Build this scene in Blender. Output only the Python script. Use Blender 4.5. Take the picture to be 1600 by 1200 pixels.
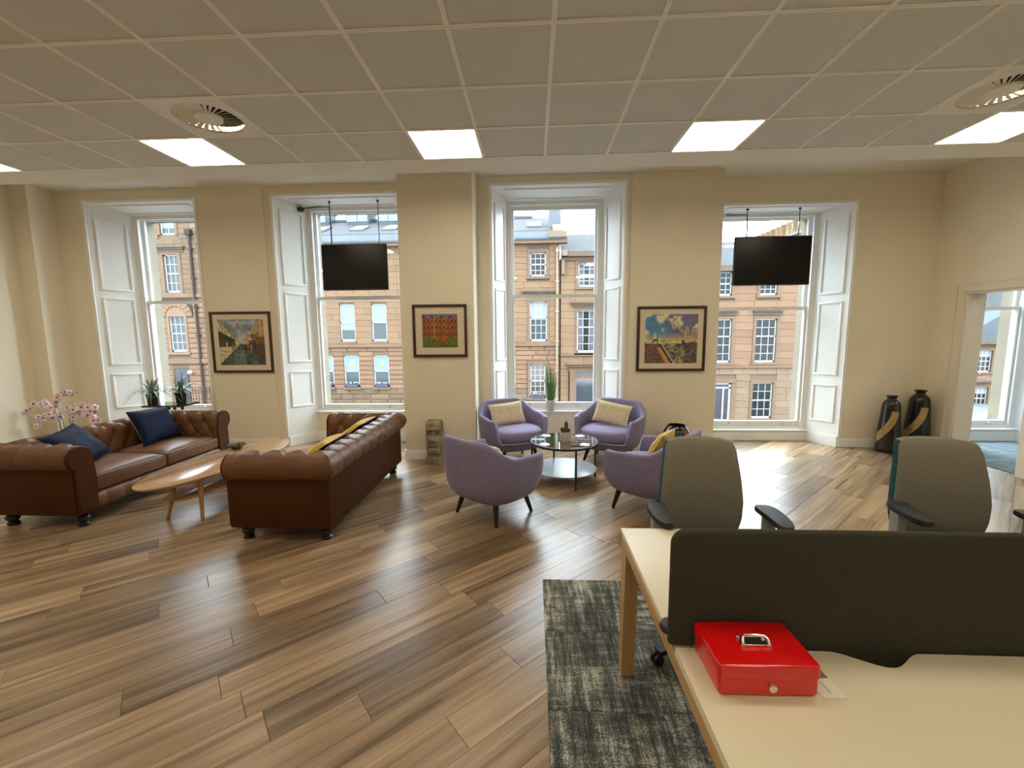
import bpy, bmesh, math, random
from mathutils import Vector, Matrix, Euler, noise as mnoise

rnd = random.Random(7)
PI = math.pi
for o in list(bpy.data.objects):
    bpy.data.objects.remove(o, do_unlink=True)
scene = bpy.context.scene
COL = scene.collection

# ------------------------------------------------------------------ camera
CAM_H = 1.65
cd = bpy.data.cameras.new('camera')
cd.sensor_fit = 'HORIZONTAL'
cd.sensor_width = 36.0
cd.lens = 36.0 * 663.08 / 1600.0
cd.clip_start = 0.05
cd.clip_end = 400
cam = bpy.data.objects.new('camera', cd)
COL.objects.link(cam)
_p, _y, _r = 0.117997, 0.049623, -0.0086376
fw = Vector((-math.sin(_y) * math.cos(_p), math.cos(_y) * math.cos(_p), -math.sin(_p)))
rt = Vector((math.cos(_y), math.sin(_y), 0))
up = rt.cross(fw)
rt2 = rt * math.cos(_r) + up * math.sin(_r)
up2 = -rt * math.sin(_r) + up * math.cos(_r)
mw = Matrix((rt2, up2, -fw)).transposed().to_4x4()
mw.translation = Vector((0, 0, CAM_H))
cam.matrix_world = mw
scene.camera = cam

# ------------------------------------------------------------------ world: overcast sky, brighter overhead
w = bpy.data.worlds.new('world')
scene.world = w
w.use_nodes = True
nt = w.node_tree
nt.nodes.clear()
wo = nt.nodes.new('ShaderNodeOutputWorld')
bg = nt.nodes.new('ShaderNodeBackground')
tc = nt.nodes.new('ShaderNodeTexCoord')
sep = nt.nodes.new('ShaderNodeSeparateXYZ')
ramp = nt.nodes.new('ShaderNodeValToRGB')
ramp.color_ramp.elements[0].position = 0.0
ramp.color_ramp.elements[0].color = (0.37, 0.44, 0.50, 1)
ramp.color_ramp.elements[1].position = 1.0
ramp.color_ramp.elements[1].color = (0.81, 0.93, 1.0, 1)
nz = nt.nodes.new('ShaderNodeTexNoise')
nz.inputs['Scale'].default_value = 2.2
nz.inputs['Detail'].default_value = 5
mixn = nt.nodes.new('ShaderNodeMix')
mixn.data_type = 'RGBA'
mixn.blend_type = 'MULTIPLY'
mixn.inputs['Factor'].default_value = 0.35
r2 = nt.nodes.new('ShaderNodeValToRGB')
r2.color_ramp.elements[0].position = 0.35
r2.color_ramp.elements[0].color = (0.75, 0.86, 1.0, 1)
r2.color_ramp.elements[1].position = 0.62
r2.color_ramp.elements[1].color = (1.0, 1.0, 1.0, 1)
nt.links.new(tc.outputs['Generated'], sep.inputs[0])
nt.links.new(sep.outputs['Z'], ramp.inputs[0])
nt.links.new(tc.outputs['Generated'], nz.inputs['Vector'])
nt.links.new(nz.outputs['Fac'], r2.inputs[0])
nt.links.new(ramp.outputs[0], mixn.inputs['A'])
nt.links.new(r2.outputs[0], mixn.inputs['B'])
nt.links.new(mixn.outputs['Result'], bg.inputs[0])
bg.inputs[1].default_value = 25.0
nt.links.new(bg.outputs[0], wo.inputs[0])

vs = scene.view_settings
scene.display_settings.display_device = 'sRGB'
vs.view_transform = 'Standard'
vs.look = 'None'
vs.gamma = 1.0
vs.use_curve_mapping = False
vs.exposure = 0.0
scene.cycles.max_bounces = 10
scene.cycles.diffuse_bounces = 6
scene.cycles.glossy_bounces = 4
scene.cycles.transparent_max_bounces = 12
scene.cycles.sample_clamp_indirect = 6.0
PANEL_STRENGTH = 14.5

# ------------------------------------------------------------------ materials
MATS = {}

def mat(name, col, rough=0.5, metal=0.0, spec=0.5, var=0.0, vscale=8.0, bump=0.0, bscale=60.0,
        objvar=0.0, coat=0.0, sheen=0.0, emit=None, estr=0.0, stretch=None, island=False):
    if name in MATS:
        return MATS[name]
    m = bpy.data.materials.new(name)
    m.use_nodes = True
    nt = m.node_tree
    b = nt.nodes['Principled BSDF']
    b.inputs['Base Color'].default_value = (*col, 1)
    b.inputs['Roughness'].default_value = rough
    b.inputs['Metallic'].default_value = metal
    b.inputs['Specular IOR Level'].default_value = spec
    b.inputs['Coat Weight'].default_value = coat
    b.inputs['Coat Roughness'].default_value = 0.08
    b.inputs['Sheen Weight'].default_value = sheen
    b.inputs['Sheen Roughness'].default_value = 0.4
    if emit:
        b.inputs['Emission Color'].default_value = (*emit, 1)
        b.inputs['Emission Strength'].default_value = estr
    src = None
    if var or bump:
        tc = nt.nodes.new('ShaderNodeTexCoord')
        src = tc.outputs['Object']
        if stretch:
            mp = nt.nodes.new('ShaderNodeMapping')
            mp.inputs['Scale'].default_value = stretch
            nt.links.new(src, mp.inputs[0])
            src = mp.outputs[0]
    last = None
    if var:
        n = nt.nodes.new('ShaderNodeTexNoise')
        n.inputs['Scale'].default_value = vscale
        n.inputs['Detail'].default_value = 6
        nt.links.new(src, n.inputs['Vector'])
        r = nt.nodes.new('ShaderNodeMapRange')
        r.inputs['From Min'].default_value = 0.3
        r.inputs['From Max'].default_value = 0.7
        r.inputs['To Min'].default_value = 1 - var
        r.inputs['To Max'].default_value = 1 + var
        nt.links.new(n.outputs['Fac'], r.inputs['Value'])
        last = r.outputs['Result']
    if objvar:
        oi = nt.nodes.new('ShaderNodeObjectInfo')
        v = oi.outputs['Random']
        if island:
            g = nt.nodes.new('ShaderNodeNewGeometry')
            a = nt.nodes.new('ShaderNodeMath')
            a.operation = 'ADD'
            nt.links.new(v, a.inputs[0])
            nt.links.new(g.outputs['Random Per Island'], a.inputs[1])
            f = nt.nodes.new('ShaderNodeMath')
            f.operation = 'FRACT'
            nt.links.new(a.outputs[0], f.inputs[0])
            v = f.outputs[0]
        r = nt.nodes.new('ShaderNodeMapRange')
        r.inputs['To Min'].default_value = 1 - objvar
        r.inputs['To Max'].default_value = 1 + objvar
        nt.links.new(v, r.inputs['Value'])
        if last is None:
            last = r.outputs['Result']
        else:
            mm = nt.nodes.new('ShaderNodeMath')
            mm.operation = 'MULTIPLY'
            nt.links.new(last, mm.inputs[0])
            nt.links.new(r.outputs['Result'], mm.inputs[1])
            last = mm.outputs[0]
    if last is not None:
        vm = nt.nodes.new('ShaderNodeVectorMath')
        vm.operation = 'SCALE'
        vm.inputs[0].default_value = col
        nt.links.new(last, vm.inputs['Scale'])
        nt.links.new(vm.outputs[0], b.inputs['Base Color'])
    if bump:
        n = nt.nodes.new('ShaderNodeTexNoise')
        n.inputs['Scale'].default_value = bscale
        n.inputs['Detail'].default_value = 4
        nt.links.new(src, n.inputs['Vector'])
        bp = nt.nodes.new('ShaderNodeBump')
        bp.inputs['Strength'].default_value = bump
        bp.inputs['Distance'].default_value = 0.01
        nt.links.new(n.outputs['Fac'], bp.inputs['Height'])
        nt.links.new(bp.outputs[0], b.inputs['Normal'])
    MATS[name] = m
    return m

def glass_mat(name, tint=(1, 1, 1), strength=1.0, rough=0.0):
    m = bpy.data.materials.new(name)
    m.use_nodes = True
    nt = m.node_tree
    nt.nodes.clear()
    o = nt.nodes.new('ShaderNodeOutputMaterial')
    t = nt.nodes.new('ShaderNodeBsdfTransparent')
    t.inputs[0].default_value = (*tint, 1)
    g = nt.nodes.new('ShaderNodeBsdfGlossy')
    g.inputs['Roughness'].default_value = rough
    f = nt.nodes.new('ShaderNodeLayerWeight')
    f.inputs['Blend'].default_value = 0.5
    pw = nt.nodes.new('ShaderNodeMath')
    pw.operation = 'POWER'
    pw.inputs[1].default_value = 5.0
    k = nt.nodes.new('ShaderNodeMath')
    k.operation = 'MULTIPLY_ADD'
    k.inputs[1].default_value = 0.92 * strength
    k.inputs[2].default_value = 0.04 * strength
    k.use_clamp = True
    mx = nt.nodes.new('ShaderNodeMixShader')
    nt.links.new(f.outputs['Facing'], pw.inputs[0])
    nt.links.new(pw.outputs[0], k.inputs[0])
    nt.links.new(k.outputs[0], mx.inputs[0])
    nt.links.new(t.outputs[0], mx.inputs[1])
    nt.links.new(g.outputs[0], mx.inputs[2])
    nt.links.new(mx.outputs[0], o.inputs[0])
    MATS[name] = m
    return m

def attr_mat(name, rough=0.5, spec=0.3, coat=0.0):
    m = bpy.data.materials.new(name)
    m.use_nodes = True
    nt = m.node_tree
    b = nt.nodes['Principled BSDF']
    a = nt.nodes.new('ShaderNodeAttribute')
    a.attribute_name = 'paint'
    nt.links.new(a.outputs['Color'], b.inputs['Base Color'])
    b.inputs['Roughness'].default_value = rough
    b.inputs['Specular IOR Level'].default_value = spec
    b.inputs['Coat Weight'].default_value = coat
    MATS[name] = m
    return m

def wood_mat(name, dark, mid, light, rough, objrand=True, scale=1.0, axis=0, bump=0.05, spread=0.5, spec=0.5):
    """long-grain wood, grain along local axis, each piece offset by its own random"""
    m = bpy.data.materials.new(name)
    m.use_nodes = True
    nt = m.node_tree
    b = nt.nodes['Principled BSDF']
    tc = nt.nodes.new('ShaderNodeTexCoord')
    oi = nt.nodes.new('ShaderNodeObjectInfo')
    geo = nt.nodes.new('ShaderNodeNewGeometry')
    ad = nt.nodes.new('ShaderNodeMath')
    ad.operation = 'ADD'
    nt.links.new(oi.outputs['Random'], ad.inputs[0])
    nt.links.new(geo.outputs['Random Per Island'], ad.inputs[1])
    fr = nt.nodes.new('ShaderNodeMath')
    fr.operation = 'FRACT'
    nt.links.new(ad.outputs[0], fr.inputs[0])
    sc = nt.nodes.new('ShaderNodeMath')
    sc.operation = 'MULTIPLY'
    sc.inputs[1].default_value = 57.0
    nt.links.new(fr.outputs[0], sc.inputs[0])
    mp = nt.nodes.new('ShaderNodeMapping')
    s = [19.0 * scale] * 3
    s[axis] = 0.85 * scale
    mp.inputs['Scale'].default_value = s
    nt.links.new(tc.outputs['Object'], mp.inputs[0])
    va = nt.nodes.new('ShaderNodeVectorMath')
    va.operation = 'ADD'
    nt.links.new(mp.outputs[0], va.inputs[0])
    nt.links.new(sc.outputs[0], va.inputs[1])
    n1 = nt.nodes.new('ShaderNodeTexNoise')
    n1.inputs['Scale'].default_value = 1.0
    n1.inputs['Detail'].default_value = 6
    n1.inputs['Roughness'].default_value = 0.55
    n1.inputs['Distortion'].default_value = 0.6
    nt.links.new(va.outputs[0], n1.inputs['Vector'])
    # broad blotches
    mp2 = nt.nodes.new('ShaderNodeMapping')
    s2 = [3.0 * scale] * 3
    s2[axis] = 1.1 * scale
    mp2.inputs['Scale'].default_value = s2
    nt.links.new(tc.outputs['Object'], mp2.inputs[0])
    vb = nt.nodes.new('ShaderNodeVectorMath')
    vb.operation = 'ADD'
    nt.links.new(mp2.outputs[0], vb.inputs[0])
    nt.links.new(sc.outputs[0], vb.inputs[1])
    n2 = nt.nodes.new('ShaderNodeTexNoise')
    n2.inputs['Scale'].default_value = 1.0
    n2.inputs['Detail'].default_value = 3
    nt.links.new(vb.outputs[0], n2.inputs['Vector'])
    a1 = nt.nodes.new('ShaderNodeMath')
    a1.operation = 'MULTIPLY'
    a1.inputs[1].default_value = 0.72
    nt.links.new(n1.outputs['Fac'], a1.inputs[0])
    a2 = nt.nodes.new('ShaderNodeMath')
    a2.operation = 'MULTIPLY_ADD'
    a2.inputs[1].default_value = 0.28
    nt.links.new(n2.outputs['Fac'], a2.inputs[0])
    nt.links.new(a1.outputs[0], a2.inputs[2])
    last = a2.outputs[0]
    if objrand:
        a3 = nt.nodes.new('ShaderNodeMath')
        a3.operation = 'MULTIPLY_ADD'
        a3.inputs[1].default_value = 0.20 * spread
        nt.links.new(fr.outputs[0], a3.inputs[0])
        nt.links.new(last, a3.inputs[2])
        a4 = nt.nodes.new('ShaderNodeMath')
        a4.operation = 'SUBTRACT'
        a4.inputs[1].default_value = 0.10 * spread
        nt.links.new(a3.outputs[0], a4.inputs[0])
        last = a4.outputs[0]
    cr = nt.nodes.new('ShaderNodeValToRGB')
    e = cr.color_ramp.elements
    e[0].position = 0.33
    e[0].color = (*dark, 1)
    e[1].position = 0.68
    e[1].color = (*light, 1)
    k = cr.color_ramp.elements.new(0.5)
    k.color = (*mid, 1)
    nt.links.new(last, cr.inputs[0])
    nt.links.new(cr.outputs[0], b.inputs['Base Color'])
    rr = nt.nodes.new('ShaderNodeMapRange')
    rr.inputs['To Min'].default_value = rough - 0.04
    rr.inputs['To Max'].default_value = rough + 0.06
    nt.links.new(n1.outputs['Fac'], rr.inputs['Value'])
    nt.links.new(rr.outputs[0], b.inputs['Roughness'])
    b.inputs['Specular IOR Level'].default_value = spec
    if bump:
        bp = nt.nodes.new('ShaderNodeBump')
        bp.inputs['Strength'].default_value = bump
        bp.inputs['Distance'].default_value = 0.004
        nt.links.new(n1.outputs['Fac'], bp.inputs['Height'])
        nt.links.new(bp.outputs[0], b.inputs['Normal'])
    MATS[name] = m
    return m

def carpet_mat(name, dark, mid, light, wide=1.0):
    m = bpy.data.materials.new(name)
    m.use_nodes = True
    nt = m.node_tree
    b = nt.nodes['Principled BSDF']
    b.inputs['Roughness'].default_value = 0.95
    b.inputs['Specular IOR Level'].default_value = 0.1
    tc = nt.nodes.new('ShaderNodeTexCoord')
    oi = nt.nodes.new('ShaderNodeObjectInfo')
    sc = nt.nodes.new('ShaderNodeMath')
    sc.operation = 'MULTIPLY'
    sc.inputs[1].default_value = 31.0
    nt.links.new(oi.outputs['Random'], sc.inputs[0])
    def nz(scale, detail, rough=0.6):
        mp = nt.nodes.new('ShaderNodeMapping')
        mp.inputs['Scale'].default_value = scale
        nt.links.new(tc.outputs['Object'], mp.inputs[0])
        va = nt.nodes.new('ShaderNodeVectorMath')
        va.operation = 'ADD'
        nt.links.new(mp.outputs[0], va.inputs[0])
        nt.links.new(sc.outputs[0], va.inputs[1])
        n = nt.nodes.new('ShaderNodeTexNoise')
        n.inputs['Scale'].default_value = 1.0
        n.inputs['Detail'].default_value = detail
        n.inputs['Roughness'].default_value = rough
        nt.links.new(va.outputs[0], n.inputs['Vector'])
        return n.outputs['Fac']
    s1 = nz((34 * wide, 4.0 * wide, 1), 4, 0.7)     # streaks along local y
    s2 = nz((7.0 * wide, 38 * wide, 1), 4, 0.65)      # some across
    s3 = nz((160, 160, 160), 2)                       # yarn
    s4 = nz((4, 3, 1), 2)
    def mth(op, a, bb, c=None):
        x = nt.nodes.new('ShaderNodeMath')
        x.operation = op
        for i, v in enumerate((a, bb, c)):
            if v is None:
                continue
            if isinstance(v, (int, float)):
                x.inputs[i].default_value = v
            else:
                nt.links.new(v, x.inputs[i])
        return x.outputs[0]
    t = mth('MULTIPLY', s1, 0.55)
    t = mth('MULTIPLY_ADD', s2, 0.25, t)
    t = mth('MULTIPLY_ADD', s3, 0.42, t)
    t = mth('MULTIPLY_ADD', s4, 0.25, t)
    t = mth('SUBTRACT', t, 0.24)
    cr = nt.nodes.new('ShaderNodeValToRGB')
    e = cr.color_ramp.elements
    e[0].position = 0.40
    e[0].color = (*dark, 1)
    e[1].position = 0.64
    e[1].color = (*light, 1)
    k = e.new(0.52)
    k.color = (*mid, 1)
    nt.links.new(t, cr.inputs[0])
    nt.links.new(cr.outputs[0], b.inputs['Base Color'])
    bp = nt.nodes.new('ShaderNodeBump')
    bp.inputs['Strength'].default_value = 0.6
    bp.inputs['Distance'].default_value = 0.004
    nt.links.new(s3, bp.inputs['Height'])
    nt.links.new(bp.outputs[0], b.inputs['Normal'])
    MATS[name] = m
    return m

# ------------------------------------------------------------------ mesh helpers
class MB:
    def __init__(self):
        self.v = []
        self.f = []

    def add(self, vs, fs, M=None):
        b = len(self.v)
        if M is not None:
            vs = [M @ Vector(p) for p in vs]
        self.v.extend([tuple(p) for p in vs])
        self.f.extend([tuple(b + i for i in f) for f in fs])

    def box(self, x0, x1, y0, y1, z0, z1, M=None):
        vs = [(x0, y0, z0), (x1, y0, z0), (x1, y1, z0), (x0, y1, z0), (x0, y0, z1), (x1, y0, z1), (x1, y1, z1), (x0, y1, z1)]
        fs = [(3, 2, 1, 0), (4, 5, 6, 7), (0, 1, 5, 4), (1, 2, 6, 5), (2, 3, 7, 6), (3, 0, 4, 7)]
        self.add(vs, fs, M)

    def rbox(self, x0, x1, y0, y1, z0, z1, r=0.01, seg=2, M=None):
        """box with rounded edges"""
        bm = bmesh.new()
        bmesh.ops.create_cube(bm, size=1)
        for v in bm.verts:
            v.co = Vector(((x0 + x1) / 2 + v.co.x * (x1 - x0), (y0 + y1) / 2 + v.co.y * (y1 - y0), (z0 + z1) / 2 + v.co.z * (z1 - z0)))
        r = min(r, 0.49 * min(x1 - x0, y1 - y0, z1 - z0))
        bmesh.ops.bevel(bm, geom=list(bm.edges), offset=r, segments=seg, profile=0.5, affect='EDGES')
        self.bm(bm, M)

    def bm(self, bm, M=None):
        bm.verts.index_update()
        vs = [tuple(v.co) for v in bm.verts]
        fs = [tuple(v.index for v in f.verts) for f in bm.faces]
        bm.free()
        self.add(vs, fs, M)

    def prism(self, poly, z0, z1, M=None):
        n = len(poly)
        vs = [(p[0], p[1], z0) for p in poly] + [(p[0], p[1], z1) for p in poly]
        fs = [tuple(reversed(range(n))), tuple(range(n, 2 * n))]
        fs += [(i, (i + 1) % n, n + (i + 1) % n, n + i) for i in range(n)]
        self.add(vs, fs, M)

    def lathe(self, prof, seg=24, M=None, cap=True):
        vs, fs = [], []
        for r, z in prof:
            for i in range(seg):
                a = 2 * PI * i / seg
                vs.append((r * math.cos(a), r * math.sin(a), z))
        for j in range(len(prof) - 1):
            for i in range(seg):
                k = (i + 1) % seg
                fs.append((j * seg + i, j * seg + k, (j + 1) * seg + k, (j + 1) * seg + i))
        if cap:
            fs.append(tuple(reversed(range(seg))))
            fs.append(tuple((len(prof) - 1) * seg + i for i in range(seg)))
        self.add(vs, fs, M)

    def tube(self, pts, r, seg=8, M=None):
        pts = [Vector(p) for p in pts]
        n = len(pts)
        rs = r if isinstance(r, (list, tuple)) else [r] * n
        vs, fs = [], []
        prev = None
        for i in range(n):
            t = (pts[min(i + 1, n - 1)] - pts[max(i - 1, 0)])
            t = t.normalized() if t.length > 1e-9 else Vector((0, 0, 1))
            if prev is None:
                a = Vector((0, 0, 1)) if abs(t.z) < 0.9 else Vector((1, 0, 0))
                u = t.cross(a).normalized()
            else:
                u = (prev - t * prev.dot(t)).normalized()
            prev = u
            vv = t.cross(u)
            for k in range(seg):
                a = 2 * PI * k / seg
                vs.append(tuple(pts[i] + (u * math.cos(a) + vv * math.sin(a)) * rs[i]))
        for j in range(n - 1):
            for i in range(seg):
                k = (i + 1) % seg
                fs.append((j * seg + i, j * seg + k, (j + 1) * seg + k, (j + 1) * seg + i))
        fs.append(tuple(reversed(range(seg))))
        fs.append(tuple((n - 1) * seg + i for i in range(seg)))
        self.add(vs, fs, M)

    def bar(self, p0, p1, w, h, upv=(0, 0, 1)):
        """rectangular bar from p0 to p1"""
        p0, p1 = Vector(p0), Vector(p1)
        d = p1 - p0
        L = d.length
        d.normalize()
        u = Vector(upv)
        if abs(d.dot(u)) > 0.98:
            u = Vector((0, 1, 0))
        s = d.cross(u).normalized()
        u = s.cross(d)
        M = Matrix((s, d, u)).transposed().to_4x4()
        M.translation = p0
        self.box(-w / 2, w / 2, 0, L, -h / 2, h / 2, M)

    def grid(self, nu, nv, fn, wrapu=False, M=None, flip=False):
        vs = [fn(i, j) for j in range(nv) for i in range(nu)]
        fs = []
        for j in range(nv - 1):
            for i in range(nu if wrapu else nu - 1):
                k = (i + 1) % nu
                q = (j * nu + i, j * nu + k, (j + 1) * nu + k, (j + 1) * nu + i)
                fs.append(tuple(reversed(q)) if flip else q)
        self.add(vs, fs, M)

    def mesh(self, name, material, smooth=False, auto=None):
        me = bpy.data.meshes.new(name)
        me.from_pydata(self.v, [], self.f)
        if material is not None:
            me.materials.append(material)
        if smooth or auto:
            me.polygons.foreach_set('use_smooth', [True] * len(me.polygons))
            if auto:
                me.set_sharp_from_angle(angle=math.radians(auto))
        me.update()
        return me

    def build(self, name, material, parent=None, smooth=False, auto=None, fix=False):
        me = self.mesh(name, material, smooth, auto)
        if fix:
            bm = bmesh.new()
            bm.from_mesh(me)
            bmesh.ops.recalc_face_normals(bm, faces=bm.faces)
            bm.to_mesh(me)
            bm.free()
        return link(name, me, parent)

def link(name, me, parent=None, loc=None, rot=None, scale=None):
    o = bpy.data.objects.new(name, me)
    COL.objects.link(o)
    if parent is not None:
        o.parent = parent
    if loc is not None:
        o.location = loc
    if rot is not None:
        o.rotation_euler = rot
    if scale is not None:
        o.scale = scale
    return o

def thing(name, label, cat, loc=(0, 0, 0), rotz=0.0, group=None):
    o = bpy.data.objects.new(name, None)
    o.empty_display_size = 0.1
    COL.objects.link(o)
    o.location = loc
    o.rotation_euler = (0, 0, rotz)
    return tag(o, label, cat, group)

def tag(o, label, cat, group=None):
    o['label'] = label
    o['category'] = cat
    if group:
        o['group'] = group
    return o

def struct(o):
    o['kind'] = 'structure'
    return o

def stuff(o):
    o['kind'] = 'stuff'
    return o

KIDS = {}
def dup(root, loc, rotz=0.0, label=None, rot=None):
    """copy of a thing with copies of its parts and sub-parts"""
    r = root.copy()
    COL.objects.link(r)
    r.location = loc
    r.rotation_euler = rot if rot is not None else (0, 0, rotz)
    if label:
        r['label'] = label
    for ch in list(root.children):
        c = ch.copy()
        COL.objects.link(c)
        c.parent = r
        for g in list(ch.children):
            d = g.copy()
            COL.objects.link(d)
            d.parent = c
    return r

def smooth(a, b, x):
    t = max(0.0, min(1.0, (x - a) / (b - a)))
    return t * t * (3 - 2 * t)

def superell(a, hx, hy, n):
    c, s = math.cos(a), math.sin(a)
    return (hx * math.copysign(abs(c) ** (2 / n), c), hy * math.copysign(abs(s) ** (2 / n), s))
# ------------------------------------------------------------------ colours
M_WALL = mat('wall_paint_cream', (0.80, 0.725, 0.575), 0.85, spec=0.2, var=0.02, vscale=2, bump=0.04, bscale=160)
M_WHITE = mat('white_gloss_paint', (0.86, 0.87, 0.86), 0.34, spec=0.45, var=0.02, vscale=3)
M_WALL2 = mat('wall_paint_white', (0.78, 0.79, 0.78), 0.8, spec=0.2, var=0.02, vscale=2)
M_CEIL = mat('ceiling_paint', (0.78, 0.74, 0.66), 0.9, spec=0.2, var=0.02, vscale=2)
M_TILE = mat('ceiling_tile_white', (0.66, 0.65, 0.60), 0.8, spec=0.25, var=0.015, vscale=3, objvar=0.02)
M_TBAR = mat('ceiling_bar_white', (0.90, 0.87, 0.80), 0.5, spec=0.4)
M_GAP = mat('shadow_gap', (0.12, 0.11, 0.09), 0.9)
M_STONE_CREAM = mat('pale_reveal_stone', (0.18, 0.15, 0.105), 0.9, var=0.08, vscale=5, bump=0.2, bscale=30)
M_GLASS = glass_mat('window_glass', (0.97, 0.985, 0.98), 1.0)
M_PLANK = wood_mat('oak_effect_plank', (0.110, 0.070, 0.039), (0.255, 0.166, 0.094), (0.450, 0.308, 0.180), 0.28, axis=0, bump=0.012, spread=0.9, spec=0.32)
M_SUB = mat('screed', (0.05, 0.04, 0.03), 0.9)
M_CARPET = carpet_mat('carpet_grey_green', (0.042, 0.044, 0.040), (0.12, 0.12, 0.103), (0.52, 0.50, 0.40))
M_CARPET2 = carpet_mat('carpet_blue_grey', (0.10, 0.13, 0.15), (0.16, 0.20, 0.225), (0.28, 0.33, 0.36))
M_BLACKMETAL = mat('black_metal', (0.018, 0.017, 0.018), 0.4, spec=0.5)

XL, XR = -7.12, 5.45
YB = -2.6
Y_OUT = 6.95
ZS = 3.73          # raised plaster ceiling beside the windows
ZC = 3.375         # suspended tiles
YW_A, YW_B, YW_C, YW_D = 6.04, 5.43, 5.90, 6.15
X_STEP = 2.48

# ------------------------------------------------------------------ floor with planks laid on the diagonal
mb = MB()
mb.box(XL - 0.2, XR + 0.2, YB - 0.2, 6.95, -0.25, -0.006)
floor = struct(mb.build('floor', M_SUB))

def clip_poly(poly, x0, x1, y0, y1):
    for axis, lim, sgn in ((0, x0, 1), (0, x1, -1), (1, y0, 1), (1, y1, -1)):
        out = []
        for i in range(len(poly)):
            a, b = poly[i], poly[(i + 1) % len(poly)]
            da, db = (a[axis] - lim) * sgn, (b[axis] - lim) * sgn
            if da >= 0:
                out.append(a)
            if (da > 0) != (db > 0) and abs(da - db) > 1e-12:
                t = da / (da - db)
                out.append((a[0] + (b[0] - a[0]) * t, a[1] + (b[1] - a[1]) * t))
        poly = out
        if len(poly) < 3:
            return []
    return poly

PA = math.radians(42.0)
PL, PW = 1.22, 0.184
ca, sa = math.cos(PA), math.sin(PA)
planks = []
for r in range(-70, 70):
    off = rnd.uniform(0, PL)
    for k in range(-14, 14):
        u0, v0 = k * PL + off, r * PW
        corners = [(u0, v0), (u0 + PL, v0), (u0 + PL, v0 + PW), (u0, v0 + PW)]
        g = 0.0008
        corners = [(u0 + g, v0 + g), (u0 + PL - g, v0 + g), (u0 + PL - g, v0 + PW - g), (u0 + g, v0 + PW - g)]
        world = [(a * ca - b * sa, a * sa + b * ca) for a, b in corners]
        pc = clip_poly(world, XL - 0.02, XR + 0.06, YB - 0.02, 6.57)
        if len(pc) < 3:
            continue
        cx = sum(p[0] for p in pc) / len(pc)
        cy = sum(p[1] for p in pc) / len(pc)
        area = 0.5 * abs(sum(pc[i][0] * pc[(i + 1) % len(pc)][1] - pc[(i + 1) % len(pc)][0] * pc[i][1] for i in range(len(pc))))
        if area < 0.002:
            continue
        # visible size: area over distance cubed, inside the frame and not under the carpet
        zc = cy * 0.993 + 1.65 * 0.117
        vis = cy > 1.2 and abs(cx) < 1.32 * zc + 0.6 and not (cx > 0.75 and cy < 2.2)
        d = math.hypot(cx, cy, 1.65)
        planks.append(((area / d ** 3) if vis else 0.0, pc, (u0, v0)))
planks.sort(key=lambda t: -t[0])

def plank_mesh(mbx, pc, org=None):
    def loc(p):
        if org is None:
            return p
        x = p[0] * ca + p[1] * sa - org[0]
        y = -p[0] * sa + p[1] * ca - org[1]
        return (x, y)
    q = [loc(p) for p in pc]
    a2 = sum(q[i][0] * q[(i + 1) % len(q)][1] - q[(i + 1) % len(q)][0] * q[i][1] for i in range(len(q)))
    if a2 < 0:
        q.reverse()
    mx = sum(p[0] for p in q) / len(q)
    my = sum(p[1] for p in q) / len(q)
    def ins(p):
        dx, dy = mx - p[0], my - p[1]
        L = math.hypot(dx, dy) or 1
        return (p[0] + dx / L * 0.0016, p[1] + dy / L * 0.0016)
    n = len(q)
    vs = [(p[0], p[1], -0.006) for p in q] + [(p[0], p[1], -0.0012) for p in q] + [(*ins(p), 0.0) for p in q]
    fs = []
    for i in range(n):
        k = (i + 1) % n
        fs.append((i, k, n + k, n + i))
        fs.append((n + i, n + k, 2 * n + k, 2 * n + i))
    fs.append(tuple(range(2 * n, 3 * n)))
    mbx.add(vs, fs)

full_mesh = None
rest = MB()
for i, (s, pc, org) in enumerate(planks):
    if i < 298 and s > 0:
        mbx = MB()
        whole = len(pc) == 4 and abs(0.5 * abs(sum(pc[j][0] * pc[(j + 1) % 4][1] - pc[(j + 1) % 4][0] * pc[j][1] for j in range(4))) - (PL - 0.0016) * (PW - 0.0016)) < 1e-5
        if whole and full_mesh is not None:
            me = full_mesh
        else:
            plank_mesh(mbx, pc, org)
            me = mbx.mesh('plank', M_PLANK)
            if whole:
                full_mesh = me
        o = link('plank', me, floor, (org[0] * ca - org[1] * sa, org[0] * sa + org[1] * ca, 0), (0, 0, PA))
    else:
        u = MB()
        plank_mesh(u, pc, (0, 0))
        rest.add(u.v, u.f)
o = rest.build('plank', M_PLANK, floor)
o.rotation_euler = (0, 0, PA)
stuff(o)

# ------------------------------------------------------------------ carpet tiles under the desks
carpet = struct(link('floor_carpet', None))
cm = {}
def carpet_tile(w, d):
    key = (round(w, 3), round(d, 3))
    if key not in cm:
        m = MB()
        m.rbox(-w / 2 + 0.0004, w / 2 - 0.0004, -d / 2 + 0.0004, d / 2 - 0.0004, 0.0, 0.007, 0.002, 1)
        cm[key] = m.mesh('carpet_tile', M_CARPET)
    return cm[key]
cy = 2.69
row = 0
while cy > YB + 0.1:
    cx = 0.062
    while cx < XR - 0.05:
        wd = min(0.5, XR - cx - 0.004)
        o = link('carpet_tile', carpet_tile(wd, 0.5), carpet, (cx + wd / 2, cy - 0.25, 0.0005))
        if wd == 0.5 and (row * 7 + int(cx * 3)) % 4 == 1:
            o.rotation_euler = (0, 0, PI / 2)
        cx += 0.5
    cy -= 0.5
    row += 1

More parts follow.
